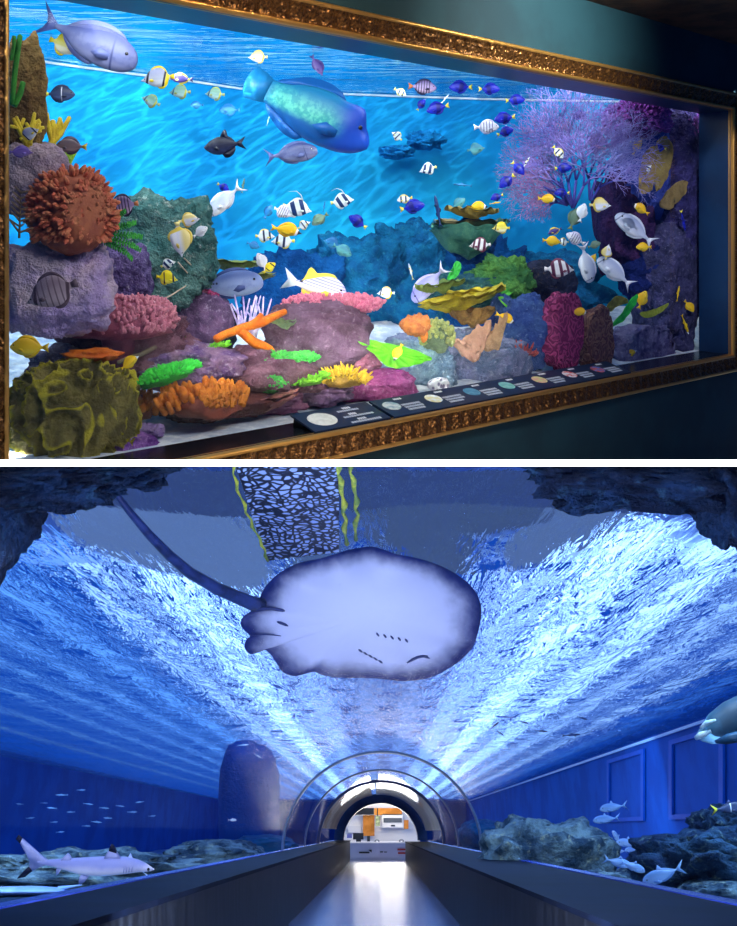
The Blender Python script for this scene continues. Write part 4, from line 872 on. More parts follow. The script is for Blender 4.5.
leaf_px(dense([(498, 297), (508, 298), (520, 305), (531, 314), (520, 314), (508, 309)]), .2, .24, lime, 'leaf_coral', 'narrow lime green blade right of the yellow plate coral', 'coral', .02, .015, 2)
leaf_px(dense([(447, 279), (452, 268), (456, 261), (461, 264), (460, 272), (454, 279)]), .32, .36, cmat('green_leaf', '2fa83c', '3fc04a', 8), 'leaf_coral', 'small green leaf by the tail of the lilac diving fish', 'coral', .02, .015, 3)
leaf_px(dense([(610, 327), (622, 312), (630, 300), (637, 294), (637, 302), (630, 313), (622, 322)]), .07, .1, cmat('emerald_leaf', '1fae3c', '36d04e', 10), 'leaf_coral', 'emerald green blade coral at the lower right', 'coral', .02, .012, 4)
leaf_px(dense([(500, 290), (512, 281), (526, 279), (524, 285), (514, 291), (506, 298)]), .25, .3, cmat('fern_leaf', '3f9a34', '58b040', 10), 'leaf_coral', 'green ruffled plate right of the yellow plate coral, above the lime blade', 'coral', .02, .02, 5)
leaf_px(dense([(640, 313), (652, 310), (662, 306), (669, 303), (666, 309), (656, 316), (646, 318)]), .06, .09, cmat('gold_green', '8a9a2a', 'a8b03a', 10), 'leaf_coral', 'yellow green cup edge on the lower right rock', 'coral', .02, .012, 6)
leaf_px(dense([(607, 306), (616, 296), (626, 298), (628, 303), (618, 306), (610, 312)]), .09, .12, cmat('bronze_leaf', '6a6a2a', '8a8a34', 10), 'leaf_coral', 'bronze plate behind the emerald blade coral', 'coral', .02, .012, 7)
tan = cmat('tan_sponge', '9a8250', '7f6a3e', 10, 'b8a070', .4)
leaf_px(dense([(640, 192), (640, 170), (645, 152), (655, 146), (657, 160), (656, 180), (651, 192)]), .06, .1, tan, 'plate_sponge', 'left tan plate sponge on the right rock tower', 'sponge', .03, .02, 8)
leaf_px(dense([(656, 190), (655, 150), (660, 138), (668, 137), (674, 150), (671, 168), (666, 182)]), .07, .1, cmat('tan_sponge_b', '84703c', '988548', 10, 'b09a58', .4), 'plate_sponge', 'taller tan plate sponge standing right of the left one', 'sponge', .03, .02, 9)
leaf_px(dense([(662, 205), (668, 191), (680, 181), (689, 182), (687, 194), (678, 204), (672, 210)]), .05, .09, tan, 'plate_sponge', 'lowest tan plate sponge leaning right on the rock tower', 'sponge', .03, .02, 10)
# tiered yellow corals
def tier(px, py, f, w, h, tilt, mt, name, label, parent_label=None, seed=0, thick=.03, dish=.3):
    p = D(px, py, f); q = pxm(p); rx = w*q/2; ry = rx*.55; rz = h*q/2; m = MB(); tl = math.tan(R(tilt))
    for s_ in (0, 1):
        m.grid(60, 9, lambda a, b: (lambda w_, r_: p+Vector((rx*r_*math.cos(w_)*(1+.14*mn.noise(Vector((math.cos(w_)*2, math.sin(w_)*2, seed)))), ry*r_*math.sin(w_), rz*(r_*r_-.5)*dish*2+rz*.7*mn.noise(Vector((math.cos(w_)*3*r_, math.sin(w_)*3*r_, seed+3)))+tl*rx*r_*math.cos(w_)-s_*thick*(1-.5*r_)-(.0 if not s_ else rz*.6*(1-r_)))))(2*math.pi*a, max(.02, b)), 0, closeu=True)
    return coral(m, name, mt, p-Vector((0, 0, rz)), label)
ycor = cmat('yellow_plate', 'c8b42c', 'a8922a', 10, 'e4d860', .6)
tan2 = cmat('tan_plate', 'a89048', '8a7a44', 10, 'd4c078', .6)
tier(472, 210, .5, 54, 12, -2, tan2, 'plate_coral', 'top plate of the tiered yellow tan coral in the blue water', seed=1)
tier(472, 222, .48, 76, 12, 0, cmat('mid_plate', '8a7a52', '6f6a54', 10, 'b8a470'), 'plate_coral', 'middle plate of the tiered coral, brownish', seed=2)
tier(468, 234, .46, 78, 22, 4, cmat('green_plate', '4f8a72', '3a7468', 8, '8ab090'), 'plate_coral', 'broad green bottom plate of the tiered coral', seed=3, dish=.9, thick=.06)
rock(472, 242, .55, 48, 36, rmat('navy_stalk', '123a74', '1a4a88', '2a609c', 5), 'dark blue stalk rock carrying the tiered coral', 60)
tier(458, 298, .24, 80, 16, 10, ycor, 'plate_coral', 'ruffled yellow plate coral in the middle right of the reef', seed=4, thick=.05)
tier(475, 291, .28, 62, 14, 6, ycor, 'plate_coral', 'upper ruffled yellow plate behind the main yellow plate', seed=5, thick=.05)
tier(440, 284, .32, 50, 12, 8, cmat('olive_plate', '7a8a3c', '5f7438', 10, 'a8b058'), 'plate_coral', 'olive plate left of the yellow plates, under the lilac fish', seed=6)
tier(472, 314, .2, 46, 14, 2, cmat('brown_bowl', '7a5a34', '96703c', 10, 'c8a050'), 'bowl_coral', 'brown bowl coral under the yellow plates', seed=7, dish=.8)
shell = cmat('peach_shell', 'c49478', 'a87a64', 8, 'e0c0a8')
tier(478, 341, .03, 52, 22, 22, shell, 'shell_coral', 'peach coloured curled shell coral over the grey lavender rock', seed=8, dish=.8, thick=.02)
tier(497, 335, .04, 36, 18, 38, cmat('tan_shell', 'b8906a', '9a7656', 8, 'dcb890'), 'shell_coral', 'upright tan shell coral right of the peach shell', seed=9, dish=.8, thick=.02)
tier(263, 399, .07, 72, 12, 12, cmat('salmon_plate', 'b8746a', 'a05c58', 14, 'd8a090', .8), 'plate_coral', 'salmon plate coral in front of the orange finger coral', seed=10, thick=.05)
tier(250, 275, .35, 50, 9, 2, cmat('green_gold', '8a8a34', '6f7a38', 10, 'b8b860'), 'plate_coral', 'green gold plate behind the surgeonfish head', seed=11)
tier(232, 262, .42, 60, 10, -3, cmat('green_gold_b', '7a8434', '64743a', 10, 'a8ac50'), 'plate_coral', 'upper green gold plate above the surgeonfish', seed=12)
tier(285, 320, .2, 30, 10, 0, cmat('sage_plate', '8a9a6a', '6f8a60', 10), 'plate_coral', 'sage plate at the tip of the orange sponge under the snapper', seed=13)
# cabbage coral : ruffled upright lobes
k = N('cabbage'); v = k.obj(); at_ = k.n('Attribute', _attribute_name='rim').outputs['Fac']
base_ = k.mix(k.ramp(k.noise(9, 4, .6, v), .4, .6), hx('5a5228'), hx('8a7e40'))
cab = k.bsdf(k.mix(k.ramp(k.math('ADD', at_, k.math('MULTIPLY', k.math('SUBTRACT', k.noise(14, 3, .6, v), .5), .5)), .62, .95), base_, hx('c6b832')), .75, 0, .15, k.bump(k.noise(24, 5, .7, v), 1.0, .05))
p = D(74, 413, .085); q = pxm(p); m = MB(); rim = []
def cf(a, b):
    w_ = 2*math.pi*a; h = math.pi*(b-.5)*.999; d = Vector((math.cos(w_)*math.cos(h), math.sin(w_)*math.cos(h), math.sin(h)))
    x = Vector((d.x*3.4, d.y*3.4, d.z*1.5)); x += Vector((mn.noise(x*.8), mn.noise(x*.8+Vector((9, 0, 0))), mn.noise(x*.8+Vector((0, 9, 0)))))*.5
    r_ = max(0, 1-abs(mn.noise(x))*3.4); g = max(0, 1-abs(mn.noise(x*1.9+Vector((4, 4, 4))))*3.2)*.4
    rim.append(r_**1.3); s_ = .74+.34*r_**.8+.1*g+.06*mn.noise(d*9)
    e_ = Vector([math.copysign(abs(t)**.85, t) for t in d])
    return p+Vector((e_.x*64*q, e_.y*34*q, e_.z*50*q))*s_
m.grid(220, 130, cf, 0, closeu=True)
tag(m.build('cabbage_coral', cab, loc=p-Vector((0, 0, 46*q)), clip=2, attr=('rim', rim)), 'large olive yellow folded cabbage coral in the bottom left corner of the reef', 'coral')
p = D(128, 388, .12); q = pxm(p); m = MB(); rim = []; cfp = p
def cf2(a, b):
    w_ = 2*math.pi*a; h = math.pi*(b-.5)*.999; d = Vector((math.cos(w_)*math.cos(h), math.sin(w_)*math.cos(h), math.sin(h)))
    rim.append(max(0, min(1, (abs(d.x)+max(0, d.z)-.55)*1.6))); return p+Vector((d.x*12*q, d.y*5*q, d.z*19*q))*(1+.2*mn.noise(d*2.2))
m.grid(40, 28, cf2, 0, closeu=True)
tag(m.build('cabbage_coral', cab, loc=p-Vector((0, 0, 18*q)), clip=2, attr=('rim', rim)), 'single olive yellow lobe standing right of the large cabbage coral', 'coral')
# branching yellow green corals, green tubes, feather coral
yb = cmat('yellow_branch', 'e0c82c', 'c8a81e', 14, 'f4e870')
def antler(px, py, f, mt, label, sc=1.0, seed=0):
    rnd = random.Random(seed); L_ = []
    for i in range(7):
        a = rnd.uniform(-.6, .6); L = rnd.uniform(16, 30)*sc; ex, ey = px+L*math.sin(a), py-L*math.cos(a)
        L_.append([(px+rnd.uniform(-3, 3), py+rnd.uniform(0, 6), 2.6*sc), ((px+ex)/2, (py+ey)/2+2, 2.4*sc), (ex, ey, 1.8*sc)])
        b = a+rnd.choice((-.8, .8)); mx_, my = (px*.4+ex*.6), (py*.4+ey*.6); L_.append([(mx_, my, 2*sc), (mx_+9*sc*math.sin(b), my-9*sc*math.cos(b), 1.7*sc)])
    return branch_px(L_, mt, 'antler_coral', label, 'coral', f, 7)
antler(28, 142, .09, yb, 'yellow branching coral at the left frame edge in front of the brown column', 1.0, 1)
antler(52, 146, .14, yb, 'taller yellow branching coral beside the brown tang', 1.15, 2)
antler(62, 172, .16, cmat('lime_branch', '9ad03a', '7ab82c', 14, 'd8f080'), 'lime yellow branching coral under the brown tang', 1.0, 3)
gt = cmat('green_tube', '3f9a2c', '2f7a24', 12)
branch_px([[(12, 105, 2.5), (15, 70, 2.8), (20, 36, 2.6)], [(11, 60, 2), (14, 45, 2), (14, 36, 2)]], gt, 'tube_sponge', 'tall green tube sponges at the top left frame edge', 'sponge', .07, 9)
branch_px([[(14, 106, 3), (20, 94, 3), (23, 82, 2.6)]], gt, 'tube_sponge', 'short bent green tube sponge below the tall green tubes', 'sponge', .07, 9)
def feather(px, py, f, arms, mt, label, name, seed=0, cat='coral', nb=12, bl=5):
    m = MB(); rnd = random.Random(seed); base = D(px, py, f); q = pxm(base)
    for ang, L, cv in arms:
        pts = []; a = R(ang)
        for i in range(9): t = i/8; pts.append(base+Vector((math.cos(a)*L*q*t, -.05*t, math.sin(a)*L*q*t+cv*q*t*t)))
        m.tube(pts, [1.4*q*(1-.7*i/8) for i in range(9)], 6)
        for i in range(nb):
            t = (i+1)/(nb+.5); k_ = min(7, int(t*8)); c_ = pts[k_].lerp(pts[k_+1], t*8-k_); d_ = (pts[k_+1]-pts[k_]).normalized(); n_ = Vector((-d_.z, 0, d_.x))
            for s_ in (1, -1): m.finger(c_, d_*.5+n_*s_+Vector((0, rnd.uniform(-.6, .2), 0)), bl*q*(1-.5*t), 1.1*q, 5)
    return coral(m, name, mt, base, label, cat)
feather(98, 237, .07, [(48, 46, -8), (28, 52, -10), (8, 56, -8), (-8, 54, -6), (-22, 44, -6), (66, 34, -4)], cmat('feather_green', '3fa83c', '2c8a34', 12, '8ad860'), 'bright green feather coral right of the orange spiny dome', 'feather_coral', 1, nb=16, bl=6)
feather(24, 238, .0, [(76, 50, 0)], cmat('fern_brown', '5a4630', '4a3826', 12), 'brown fern frond added for a fern image on the glass at the left', 'fern_stand_in', 2, 'fern', nb=8, bl=20)  # solid frond standing in for an image on the glass
# sticks and a tan branch
branch_px([[(148, 306, .8), (170, 296, .8), (192, 282, .7)], [(184, 258, .7), (196, 270, .8), (210, 280, .8)], [(178, 262, .7), (190, 276, .7), (206, 286, .6)]], cmat('pale_stick', 'c8bca8', 'a89a88', 12), 'dead_twig', 'thin pale dead twigs in front of the lichen rock', 'twig', .3, 5)
branch_px([[(118, 362, 2.2), (140, 354, 2.4), (168, 341, 2)]], cmat('tan_stick', '8a7860', '746450', 12), 'dead_branch', 'tan dead branch lying right of the orange crust', 'branch', .14, 7, .01)
# white brain coral, magenta brain coral
p = D(440, 385, .035); q = pxm(p); k = N('white_brain'); vo = k.n('TexVoronoi', Scale=26.0); k.set(vo, 'Vector', k.obj())
wbm = k.bsdf(k.mix(k.ramp(vo.outputs[0], .25, .5), hx('8a86a0'), hx('f0f0f4')), .7, 0, .2, k.bump(vo.outputs[0], .6, .02))
m = MB(); blob(m, p, (13*q, 10*q, 7.5*q), 2, .1, 1.5, (28, 18)); coral(m, 'brain_coral', wbm, p-Vector((0, 0, 7*q)), 'small white pitted brain coral behind the caption boards')
def brainmat(name, c1, c2):
    k = N(name); v = k.obj(); dn = k.n('TexNoise', Scale=7.0, Detail=2.0); k.set(dn, 'Vector', v)
    wv = k.math('SINE', k.math('MULTIPLY', dn.outputs[0], 62.0)); f_ = k.ramp(wv, -.5, .6)
    return k.bsdf(k.mix(f_, hx(c1), hx(c2)), .6, 0, .3, k.bump(f_, .9, .035))
p = D(562, 332, .10); q = pxm(p); m = MB(); blob(m, p, (23*q, 22*q, 38*q), 5, .22, 1.4, (44, 36), power=.8); coral(m, 'brain_coral', brainmat('magenta_brain', '7a2458', 'b4487e'), p-Vector((0, 0, 36*q)), 'tall magenta ridged brain coral right of centre')
p = D(597, 338, .09); q = pxm(p); m = MB(); blob(m, p, (22*q, 20*q, 31*q), 6, .22, 1.4, (44, 36), power=.8); coral(m, 'brain_coral', brainmat('brown_brain', '6a4444', '8e6658'), p-Vector((0, 0, 30*q)), 'brown ridged brain coral right behind the magenta one')
# lilac sea fans
def seafan(px, py, f, lobes, mt, stem, label, seed):
    rnd = random.Random(seed); base = D(px, py, f); q = pxm(base); m = MB(); st = MB()
    root = empty('sea_fan', base, label, 'sea fan')
    yo = [0]
    def grow(x, z, a, L, r_, d):
        n = 3 if d < 2 else 2; x1 = x+math.cos(a)*L; z1 = z+math.sin(a)*L
        yj = mn.noise(Vector((x*.05, z*.05, seed)))*.12
        A = base+Vector((x*q, mn.noise(Vector((x*.03, z*.03, seed)))*.14, z*q)); B = base+Vector((x1*q, mn.noise(Vector((x1*.03, z1*.03, seed)))*.14, z1*q))
        (st if d < 2 else m).tube([A, A.lerp(B, .5)+Vector((rnd.uniform(-1, 1)*q*.8, 0, rnd.uniform(-1, 1)*q*.8)), B], [r_*q, r_*.9*q, r_*.75*q], 5 if d < 3 else 4)
        if d >= 7 or L < 2.2: return
        for j in range(2): grow(x1, z1, a+rnd.uniform(.18, .55)*(1 if j else -1), L*rnd.uniform(.72, .93), r_*.72, d+1)
        if d >= 1: grow(x+math.cos(a)*L*.5, z+math.sin(a)*L*.5, a+rnd.choice((-1, 1))*rnd.uniform(.5, .9), L*.7, r_*.6, d+2)
    for ang, L in lobes: grow(0, 0, R(ang), L, 1.7, 0)
    st.build('stem', stem, root, base); m.build('branch_mesh', mt, root, base)
    return root
fan1 = cmat('lilac_fan', '8c7cc8', '7466b8', 6, 'c0b4e4'); fan2 = cmat('rosy_fan', 'a87ab0', '8f6aa8', 6, 'd4b0cc'); stemm = cmat('fan_stem', '3a3a94', '4a489c', 6)
seafan(573, 208, .34, [(100, 26), (84, 28), (66, 24), (116, 20)], fan1, stemm, 'tall lilac sea fan rising in the upper right of the reef', 1)
seafan(568, 205, .38, [(132, 17), (150, 14), (112, 22), (165, 10)], fan2, stemm, 'rosy lilac sea fan spreading left of the tall one', 2)
seafan(590, 200, .30, [(70, 22), (50, 17), (90, 22)], cmat('pale_fan', '8a88d0', '7a7cc4', 6, 'b4b8e4'), stemm, 'pale lilac sea fan right in front of the blue violet column', 3)
# ================================================================ caption boards on the sill
brd = surf('board_blue', hx('12294a'), hx('0f2342'), 2, .4, None, .4); wht = plain('print_white', 'e6e8ee'); wht2 = plain('print_grey', 'b8c0d0')
def board(a0, a1, label, items):
    z0, z1, s0, s1 = GB+.008, GB+.072, .005, .245
    def bp(a, t, l=0): return W(a, s0+(s1-s0)*t, z0+(z1-z0)*t)+(NX*-(z1-z0)+Vector((0, 0, s1-s0))).normalized()*l
    root = empty('caption_board', W((a0+a1)/2, .12, GB), label, 'caption board')
    m = MB(); m.hexa([bp(a0, 0, -.012), bp(a1, 0, -.012), bp(a1, 1, -.012), bp(a0, 1, -.012), bp(a0, 0), bp(a1, 0), bp(a1, 1), bp(a0, 1)]); m.build('panel', brd, root, W(a0, 0, GB), smooth=False)
    m = MB(); m.hexa([bp(a0+.02, .55, -.012), bp(a1-.02, .55, -.012), bp(a1-.02, .95, -.012), bp(a0+.02, .95, -.012), W(a0+.02, .14, GB), W(a1-.02, .14, GB), W(a1-.02, .24, GB), W(a0+.02, .24, GB)][4:]+[bp(a0+.02, .55, -.012), bp(a1-.02, .55, -.012), bp(a1-.02, .95, -.012), bp(a0+.02, .95, -.012)]); m.build('support', surf('board_black', hx('0a0e16'), None, 1, .5, None), root, W(a0, .2, GB), smooth=False)
    for (ac, tc, ra, rt, c1, c2, lines) in items:
        m = MB(); n = 24; m.slab([bp(ac+ra*math.cos(2*math.pi*i/n), tc+rt*math.sin(2*math.pi*i/n), .0015) for i in range(n)], (0, 0, .0012))
        m.build('picture', surf('picture_%s' % c1, hx(c1), hx(c2), 22, .5, None), root, bp(ac, tc), smooth=False)
        for (x0, x1, t_, th, big) in lines:
            m = MB(); rr = random.Random(int(x0*1e4)); x = x0
            while x < x1:                   # a row of tiny unreadable letters
                w_ = rr.uniform(.008, .018); m.slab([bp(x, t_-th, .0015), bp(x+w_, t_-th, .0015), bp(x+w_, t_+th, .0015), bp(x, t_+th, .0015)], (0, 0, .0008)); x += w_+.005
            m.build('caption_line', wht if big else wht2, root, bp(x0, t_), smooth=False)
aa = lambda px: wa(px, .1)
A0, A1 = wa(303, .12), wa(381, .12)
L0 = A1-A0
board(A0, A1-.02, 'short caption board with one white oval picture, nearest on the sill', [(A0+L0*.24, .5, L0*.16, .33, 'e8ebe4', 'd4d8d0', [(A0+L0*.60, A0+L0*.68, .85, .045, 1), (A0+L0*.5, A0+L0*.76, .72, .04, 0), (A0+L0*.58, A0+L0*.66, .52, .045, 1), (A0+L0*.48, A0+L0*.84, .40, .04, 0), (A0+L0*.6, A0+L0*.68, .22, .045, 1), (A0+L0*.48, A0+L0*.86, .1, .04, 0)])])
B0, B1 = A1+.01, wa(619, .12); it = []
cols = [('cfd8d4', '8aa8b4'), ('e8e0a0', 'e4ecf0'), ('3f7a9c', '5a94b0'), ('6ab0ac', '8ac4c0'), ('e0a890', 'd4d890'), ('f0f0f4', 'd84a4a'), ('c85a4a', '4a7ac8')]
for i in range(7):
    w_ = (B1-B0)/7; c = B0+w_*(i+.26)
    it.append((c, .55, w_*.17, .24, cols[i][0], cols[i][1], [(c+w_*.22, c+w_*.4, .86, .04, 1), (c+w_*.2, c+w_*.62, .5, .045, 0), (c+w_*.2, c+w_*.62, .36, .045, 0), (c+w_*.2, c+w_*.56, .22, .045, 0)]))
board(B0, B1, 'long caption board with seven small fish pictures along the sill', it)
# ================================================================ stingray over the tunnel
OUT = [(251,611),(256.5,605),(265,587),(278,574),(293.5,565),(306,561),(318,559),(332,555),(346,550.5),(358,548),(371,546.5),(382,549),(396,554),(412,557),(427.5,561),(443,567),(456,574),(468,583),(477,594),(481,606),(481,618),(478,633),(473,647),(465,656),(456,664),(444,671),(431,677.5),(415,680.5),(399,681),(382,679),(364,678),(348,678),(332,677),(322,675),(314,672),(305,674),(296,676),(289,675),(282,671.5),(275.5,661.5),(270,654),(263.5,649.5),(257,653),(250,654),(244.5,648),(246,640),(250,636.5),(246,632),(241,626),(242,618)]
YR = 7.3
pc = P(366, 616, YR); k = N('ray_skin'); v = k.obj(); at_ = k.n('Attribute', _attribute_name='edge').outputs['Fac']
nz = k.noise(5, 4, .6, v); e_ = k.math('ADD', at_, k.math('MULTIPLY', k.math('SUBTRACT', nz, .5), .22))
c_ = k.mix(k.ramp(e_, .70, .99), hx('c2cbf2'), hx('0e2068'))
c_ = k.mix(k.ramp(k.n('TexVoronoi', Scale=9.0, Vector=v).outputs[0], .035, .02), c_, hx('5a68a8'))
raym = k.bsdf(c_, .5, 0, .3, k.bump(k.noise(14, 4, .6, v), .12, .02))
root = empty('stingray', pc, 'huge pale bellied stingray with dark rim gliding above the tunnel', 'stingray')
OD = dense(OUT, 3); n = len(OD); m = MB(); RG = 16; edge = []
for s_ in (1, -1):                          # 1 = belly towards the walkway, -1 = back
    for r_ in range(RG):
        t = 1-r_/RG
        for (a, b) in OD:
            x = 366+(a-366)*t; y = 616+(b-616)*t
            th = (1-t**2.2)*(.10 if s_ == 1 else .16)+.02*(1-t)
            ripple = .06*t*t*math.sin((a-b)*.09)*max(0, (t-.5)*2)
            tilt_ = (y-616)*.0016
            m.v.append(P(x, y, YR-s_*th+ripple-tilt_)); edge.append(t if s_ == 1 else 1.0)
    m.v.append(P(366, 616, YR-s_*(.12 if s_ == 1 else .18))); edge.append(0 if s_ == 1 else 1)
for s_ in (0, 1):
    o_ = s_*(RG*n+1)
    for r_ in range(RG-1):
        for i in range(n): m.f.append([o_+r_*n+i, o_+r_*n+(i+1) % n, o_+(r_+1)*n+(i+1) % n, o_+(r_+1)*n+i]); m.m.append(0)
    for i in range(n): m.f.append([o_+(RG-1)*n+i, o_+(RG-1)*n+(i+1) % n, o_+RG*n]); m.m.append(0)
o2 = RG*n+1
for i in range(n): m.f.append([i, (i+1) % n, o2+(i+1) % n, o2+i]); m.m.append(0)
tailm = surf('ray_tail_skin', hx('14224e'), hx('2a3d7c'), 6, .3, (30, .4, .01), .5)
TL = [(262,607,7.5),(249,602,6.6),(237,597,6.2),(217,588.5,5.6),(190,573,5.2),(169.5,555.5,4.6),(149,534.5,4),(129,511,3.2),(113.6,490.5,2.4),(106,481,1.6)]
nb0 = len(m.v); m.tube([P(a, b, YR+.02-.7*max(0, (262-a)/150.)) for a, b, r_ in TL], [r_*YR/F for a, b, r_ in TL], 12, 1)
m.build('body', [raym, tailm], root, pc, attr=('edge', edge+[1.0]*(len(m.v)-nb0)))
darkm = surf('slit_dark', hx('2a356e'), None, 1, .6, None)
belly = YR-.13
def slit(name, x0, y0, x1, y1, r_, arcv=0, dpt=None):
    pts = [P(x0+(x1-x0)*t, y0+(y1-y0)*t-arcv*math.sin(math.pi*t), (dpt or belly)) for t in (0, .25, .5, .75, 1)]
    m = MB(); m.tube(pts, [r_*.4*YR/F, r_*YR/F, r_*YR/F, r_*YR/F, r_*.4*YR/F], 8); return m.build(name, darkm, root, pc)
def bd(x, y):                              # belly depth under a pixel
    best = 1.0
    for (a, b) in OD:
        pass
    ang = math.atan2(y-616, x-366); rr = math.hypot(x-366, y-616)
    R_ = max((math.hypot(a-366, b-616) for a, b in OD if abs((math.atan2(b-616, a-366)-ang+math.pi) % (2*math.pi)-math.pi) < .06), default=100)
    t = min(.99, rr/R_); return YR-(1-t**2.2)*.10-.02*(1-t)-(y-616)*.0016-.016
for i in range(5):
    x = 378+i*7.2; y = 634.2+i*1.5; slit('gill_slit', x-1.8, y-1.4, x+1.2, y+2.2, .9, 0, bd(x, y))
    x = 360.5+i*5; y = 651+i*2.7; slit('gill_slit', x-2, y-1.6, x+2, y+1.4, .9, 0, bd(x, y))
slit('mouth', 407, 663, 428, 656, 1.3, 2.2, bd(417, 660)); slit('nostril', 419, 656, 430, 658.5, 1.0, .6, bd(424, 657))
slit('vent', 277, 622, 288, 626, 1.3, .4, bd(282, 624)); slit('fin_fold', 252, 611, 292, 614, 1.6, 4, bd(272, 610)); slit('fin_fold', 250, 636, 281, 636, .6, 1.5, bd(266, 636))
# ================================================================ blacktip reef shark
def Ysh(px): return 7.2
k = N('shark_skin'); v = k.obj(); sp = k.n('SeparateXYZ', Vector=v)
shk = k.bsdf(k.mix(k.ramp(k.math('ADD', sp.outputs[2], k.math('MULTIPLY', k.noise(8, 3, .5, v), .05)), .07, .14), hx('e2e4f8'), hx('8f9ad8')), .4, 0, .3)
finm = surf('shark_fin', hx('a9b0e0'), hx('8f9ad0'), 5, .45, None, .3); tipm = surf('shark_black_tip', hx('0c1230'), None, 1, .5, None, .2)
ps = P(90, 875, 7.2); root = empty('reef_shark', ps, 'pale blacktip reef shark cruising right beside the left parapet', 'shark')
YS = 7.2; q = YS/F
PRS = [(154.5,869.5,.3,.3),(151,868.9,1.9,2),(145,867,3.6,4.2),(137,865.6,5.6,5.9),(126,865.5,7.6,7.4),(112,866,8.8,8.2),(98,866.4,8.7,8.6),(82,866.2,7.6,7.6),(68,864.8,5.8,5.4),(56,863.4,3.9,3.5),(46,862.5,2.4,2.3),(38,861,1.9,1.9),(32,859,1.2,1.2)]
m = MB(); nr = 18
def sb(a, b):
    t = a*(len(PRS)-1); i = min(len(PRS)-2, int(t)); u = t-i; A, B = PRS[i], PRS[i+1]; u = u*u*(3-2*u)*.4+u*.6
    x, y, hu, hd = [A[j]+(B[j]-A[j])*u for j in range(4)]
    w = 2*math.pi*b; c, s_ = math.cos(w), math.sin(w)
    return P(x, y, YS)+Vector((0, c*(hu+hd)*.42*q, s_*(hu if s_ > 0 else hd)*q))
m.grid(60, nr, sb, 0, closev=True)
def sfin(name, pl, th=.012, dy=0, mt=1, dyt=0):
    pp = [P(a, b, YS)+Vector((0, dy+dyt*i/len(pl), 0)) for i, (a, b) in enumerate(pl)]; m.slab(pp, (0, th, 0), mt)
tl = sfin('tail_fin', [(47,860),(40,855),(30,846),(22,839),(18.5,837.5),(20.5,842.5),(26,852),(30,860),(30,866),(26,870.5),(33,870),(41,866),(47,864)])
sfin('black_tip', [(22,839),(18,835.5),(16.5,838),(20.5,842.5)], .013, 0, 2); sfin('black_tip', [(30,866),(25,870),(17.5,877.8),(26,875.5),(33,870)], .013, 0, 2)
sfin('dorsal_fin', [(121,858.5),(117,853),(113.5,848.2),(109.5,849),(106.5,854),(103.5,858.5)]); sfin('black_tip', [(116.6,852.2),(114,846.5),(111.5,844.6),(110,846),(109.2,850)], .013, 0, 2)
sfin('second_dorsal_fin', [(72,860),(69.5,855.5),(67.5,854),(64,857),(60,860.5)])
for s_ in (-1, 1): sfin('pectoral_fin', [(131,870),(129,874),(123.5,878.5),(117.5,879),(121,875),(124,870)], .01, s_*.09, 1, s_*.12)
sfin('pelvic_fin', [(90,873),(86,878),(80.5,880),(81,875),(82,872)], .01, -.04); sfin('anal_fin', [(62,868),(59,872.5),(56.5,874.5),(56.5,870),(57,867)], .01)
m.build('body', [shk, finm, tipm], root, ps)
for s_ in (-1, 1):
    m = MB(); m.ball(P(149, 867.4, YS)+Vector((0, s_*.022, 0)), .011, 8, 6); m.build('eye', eyem, root, ps)
for i in range(4): m = MB(); x = 134-i*2.6; m.tube([P(x, 862.5, YS)+Vector((0, -.044-.004*i, 0)), P(x-.6, 867, YS)+Vector((0, -.052-.004*i, 0))], .004, 5); m.build('gill_slit', finm, root, ps)
# ================================================================ other animals around the tunnel
def tf(kind, kt, px, py, Y, lpx, tilt, d, label, group=None, yaw=0, eye=None, name='tank_fish'):
    p = P(px, py, Y); return fish(kind, kt, p, lpx*Y/F, tilt, d, yaw, label, group, name=name, eye=eye)
JK = 'silver jacks at the right of the tunnel'
tf('jack', 'silver', 614, 807, 12, 29, -8, -1, 'uppermost large silver jack swimming left on the right of the tunnel', JK, eye=1)
tf('jack', 'silver', 607, 819, 12, 28, -6, -1, 'second silver jack just below the uppermost one', JK, eye=1)
tf('jack', 'silver_pale', 617, 838, 13, 17, 60, -1, 'pale jack pointing up in the middle of the silver shoal', JK)
tf('jack', 'silver_pale', 610, 846, 14, 20, 0, -1, 'pale jack at the left of the silver shoal', JK)
tf('jack', 'silver_pale', 630, 843, 13, 28, 4, -1, 'pale jack facing left with its fork tail at the right end of the shoal', JK)
tf('jack', 'silver_pale', 620, 851, 14, 16, 0, -1, 'short pale jack under the middle of the shoal', JK)
tf('jack', 'silver_pale', 634, 850, 15, 18, 4, -1, 'pale jack tucked below the right end of the shoal', JK)
tf('jack', 'silver_pale', 594, 848, 15, 9, 0, -1, 'tiny pale jack left of the silver shoal', JK)
tf('jack', 'silver', 617, 862, 8.6, 30, -14, 1, 'silver jack heading right and down beside the big right rock', JK)
tf('jack', 'silver', 632, 866, 8.5, 28, -22, 1, 'silver jack nose down touching the left edge of the right rock', JK)
tf('jack', 'silver', 664, 874, 8.2, 46, -20, -1, 'largest grey jack in front of the right rock', JK, eye=1)
tf('jack', 'dark_tang', 727, 808, 9, 34, 8, 1, 'dark fish leaving at the right edge above the right rock', eye=1)
tf('jack', 'silver_pale', 573, 838, 16, 18, -20, -1, 'faint pale fish above the slope of the middle right rock')
DS = 'dark slim fish under the bright water'
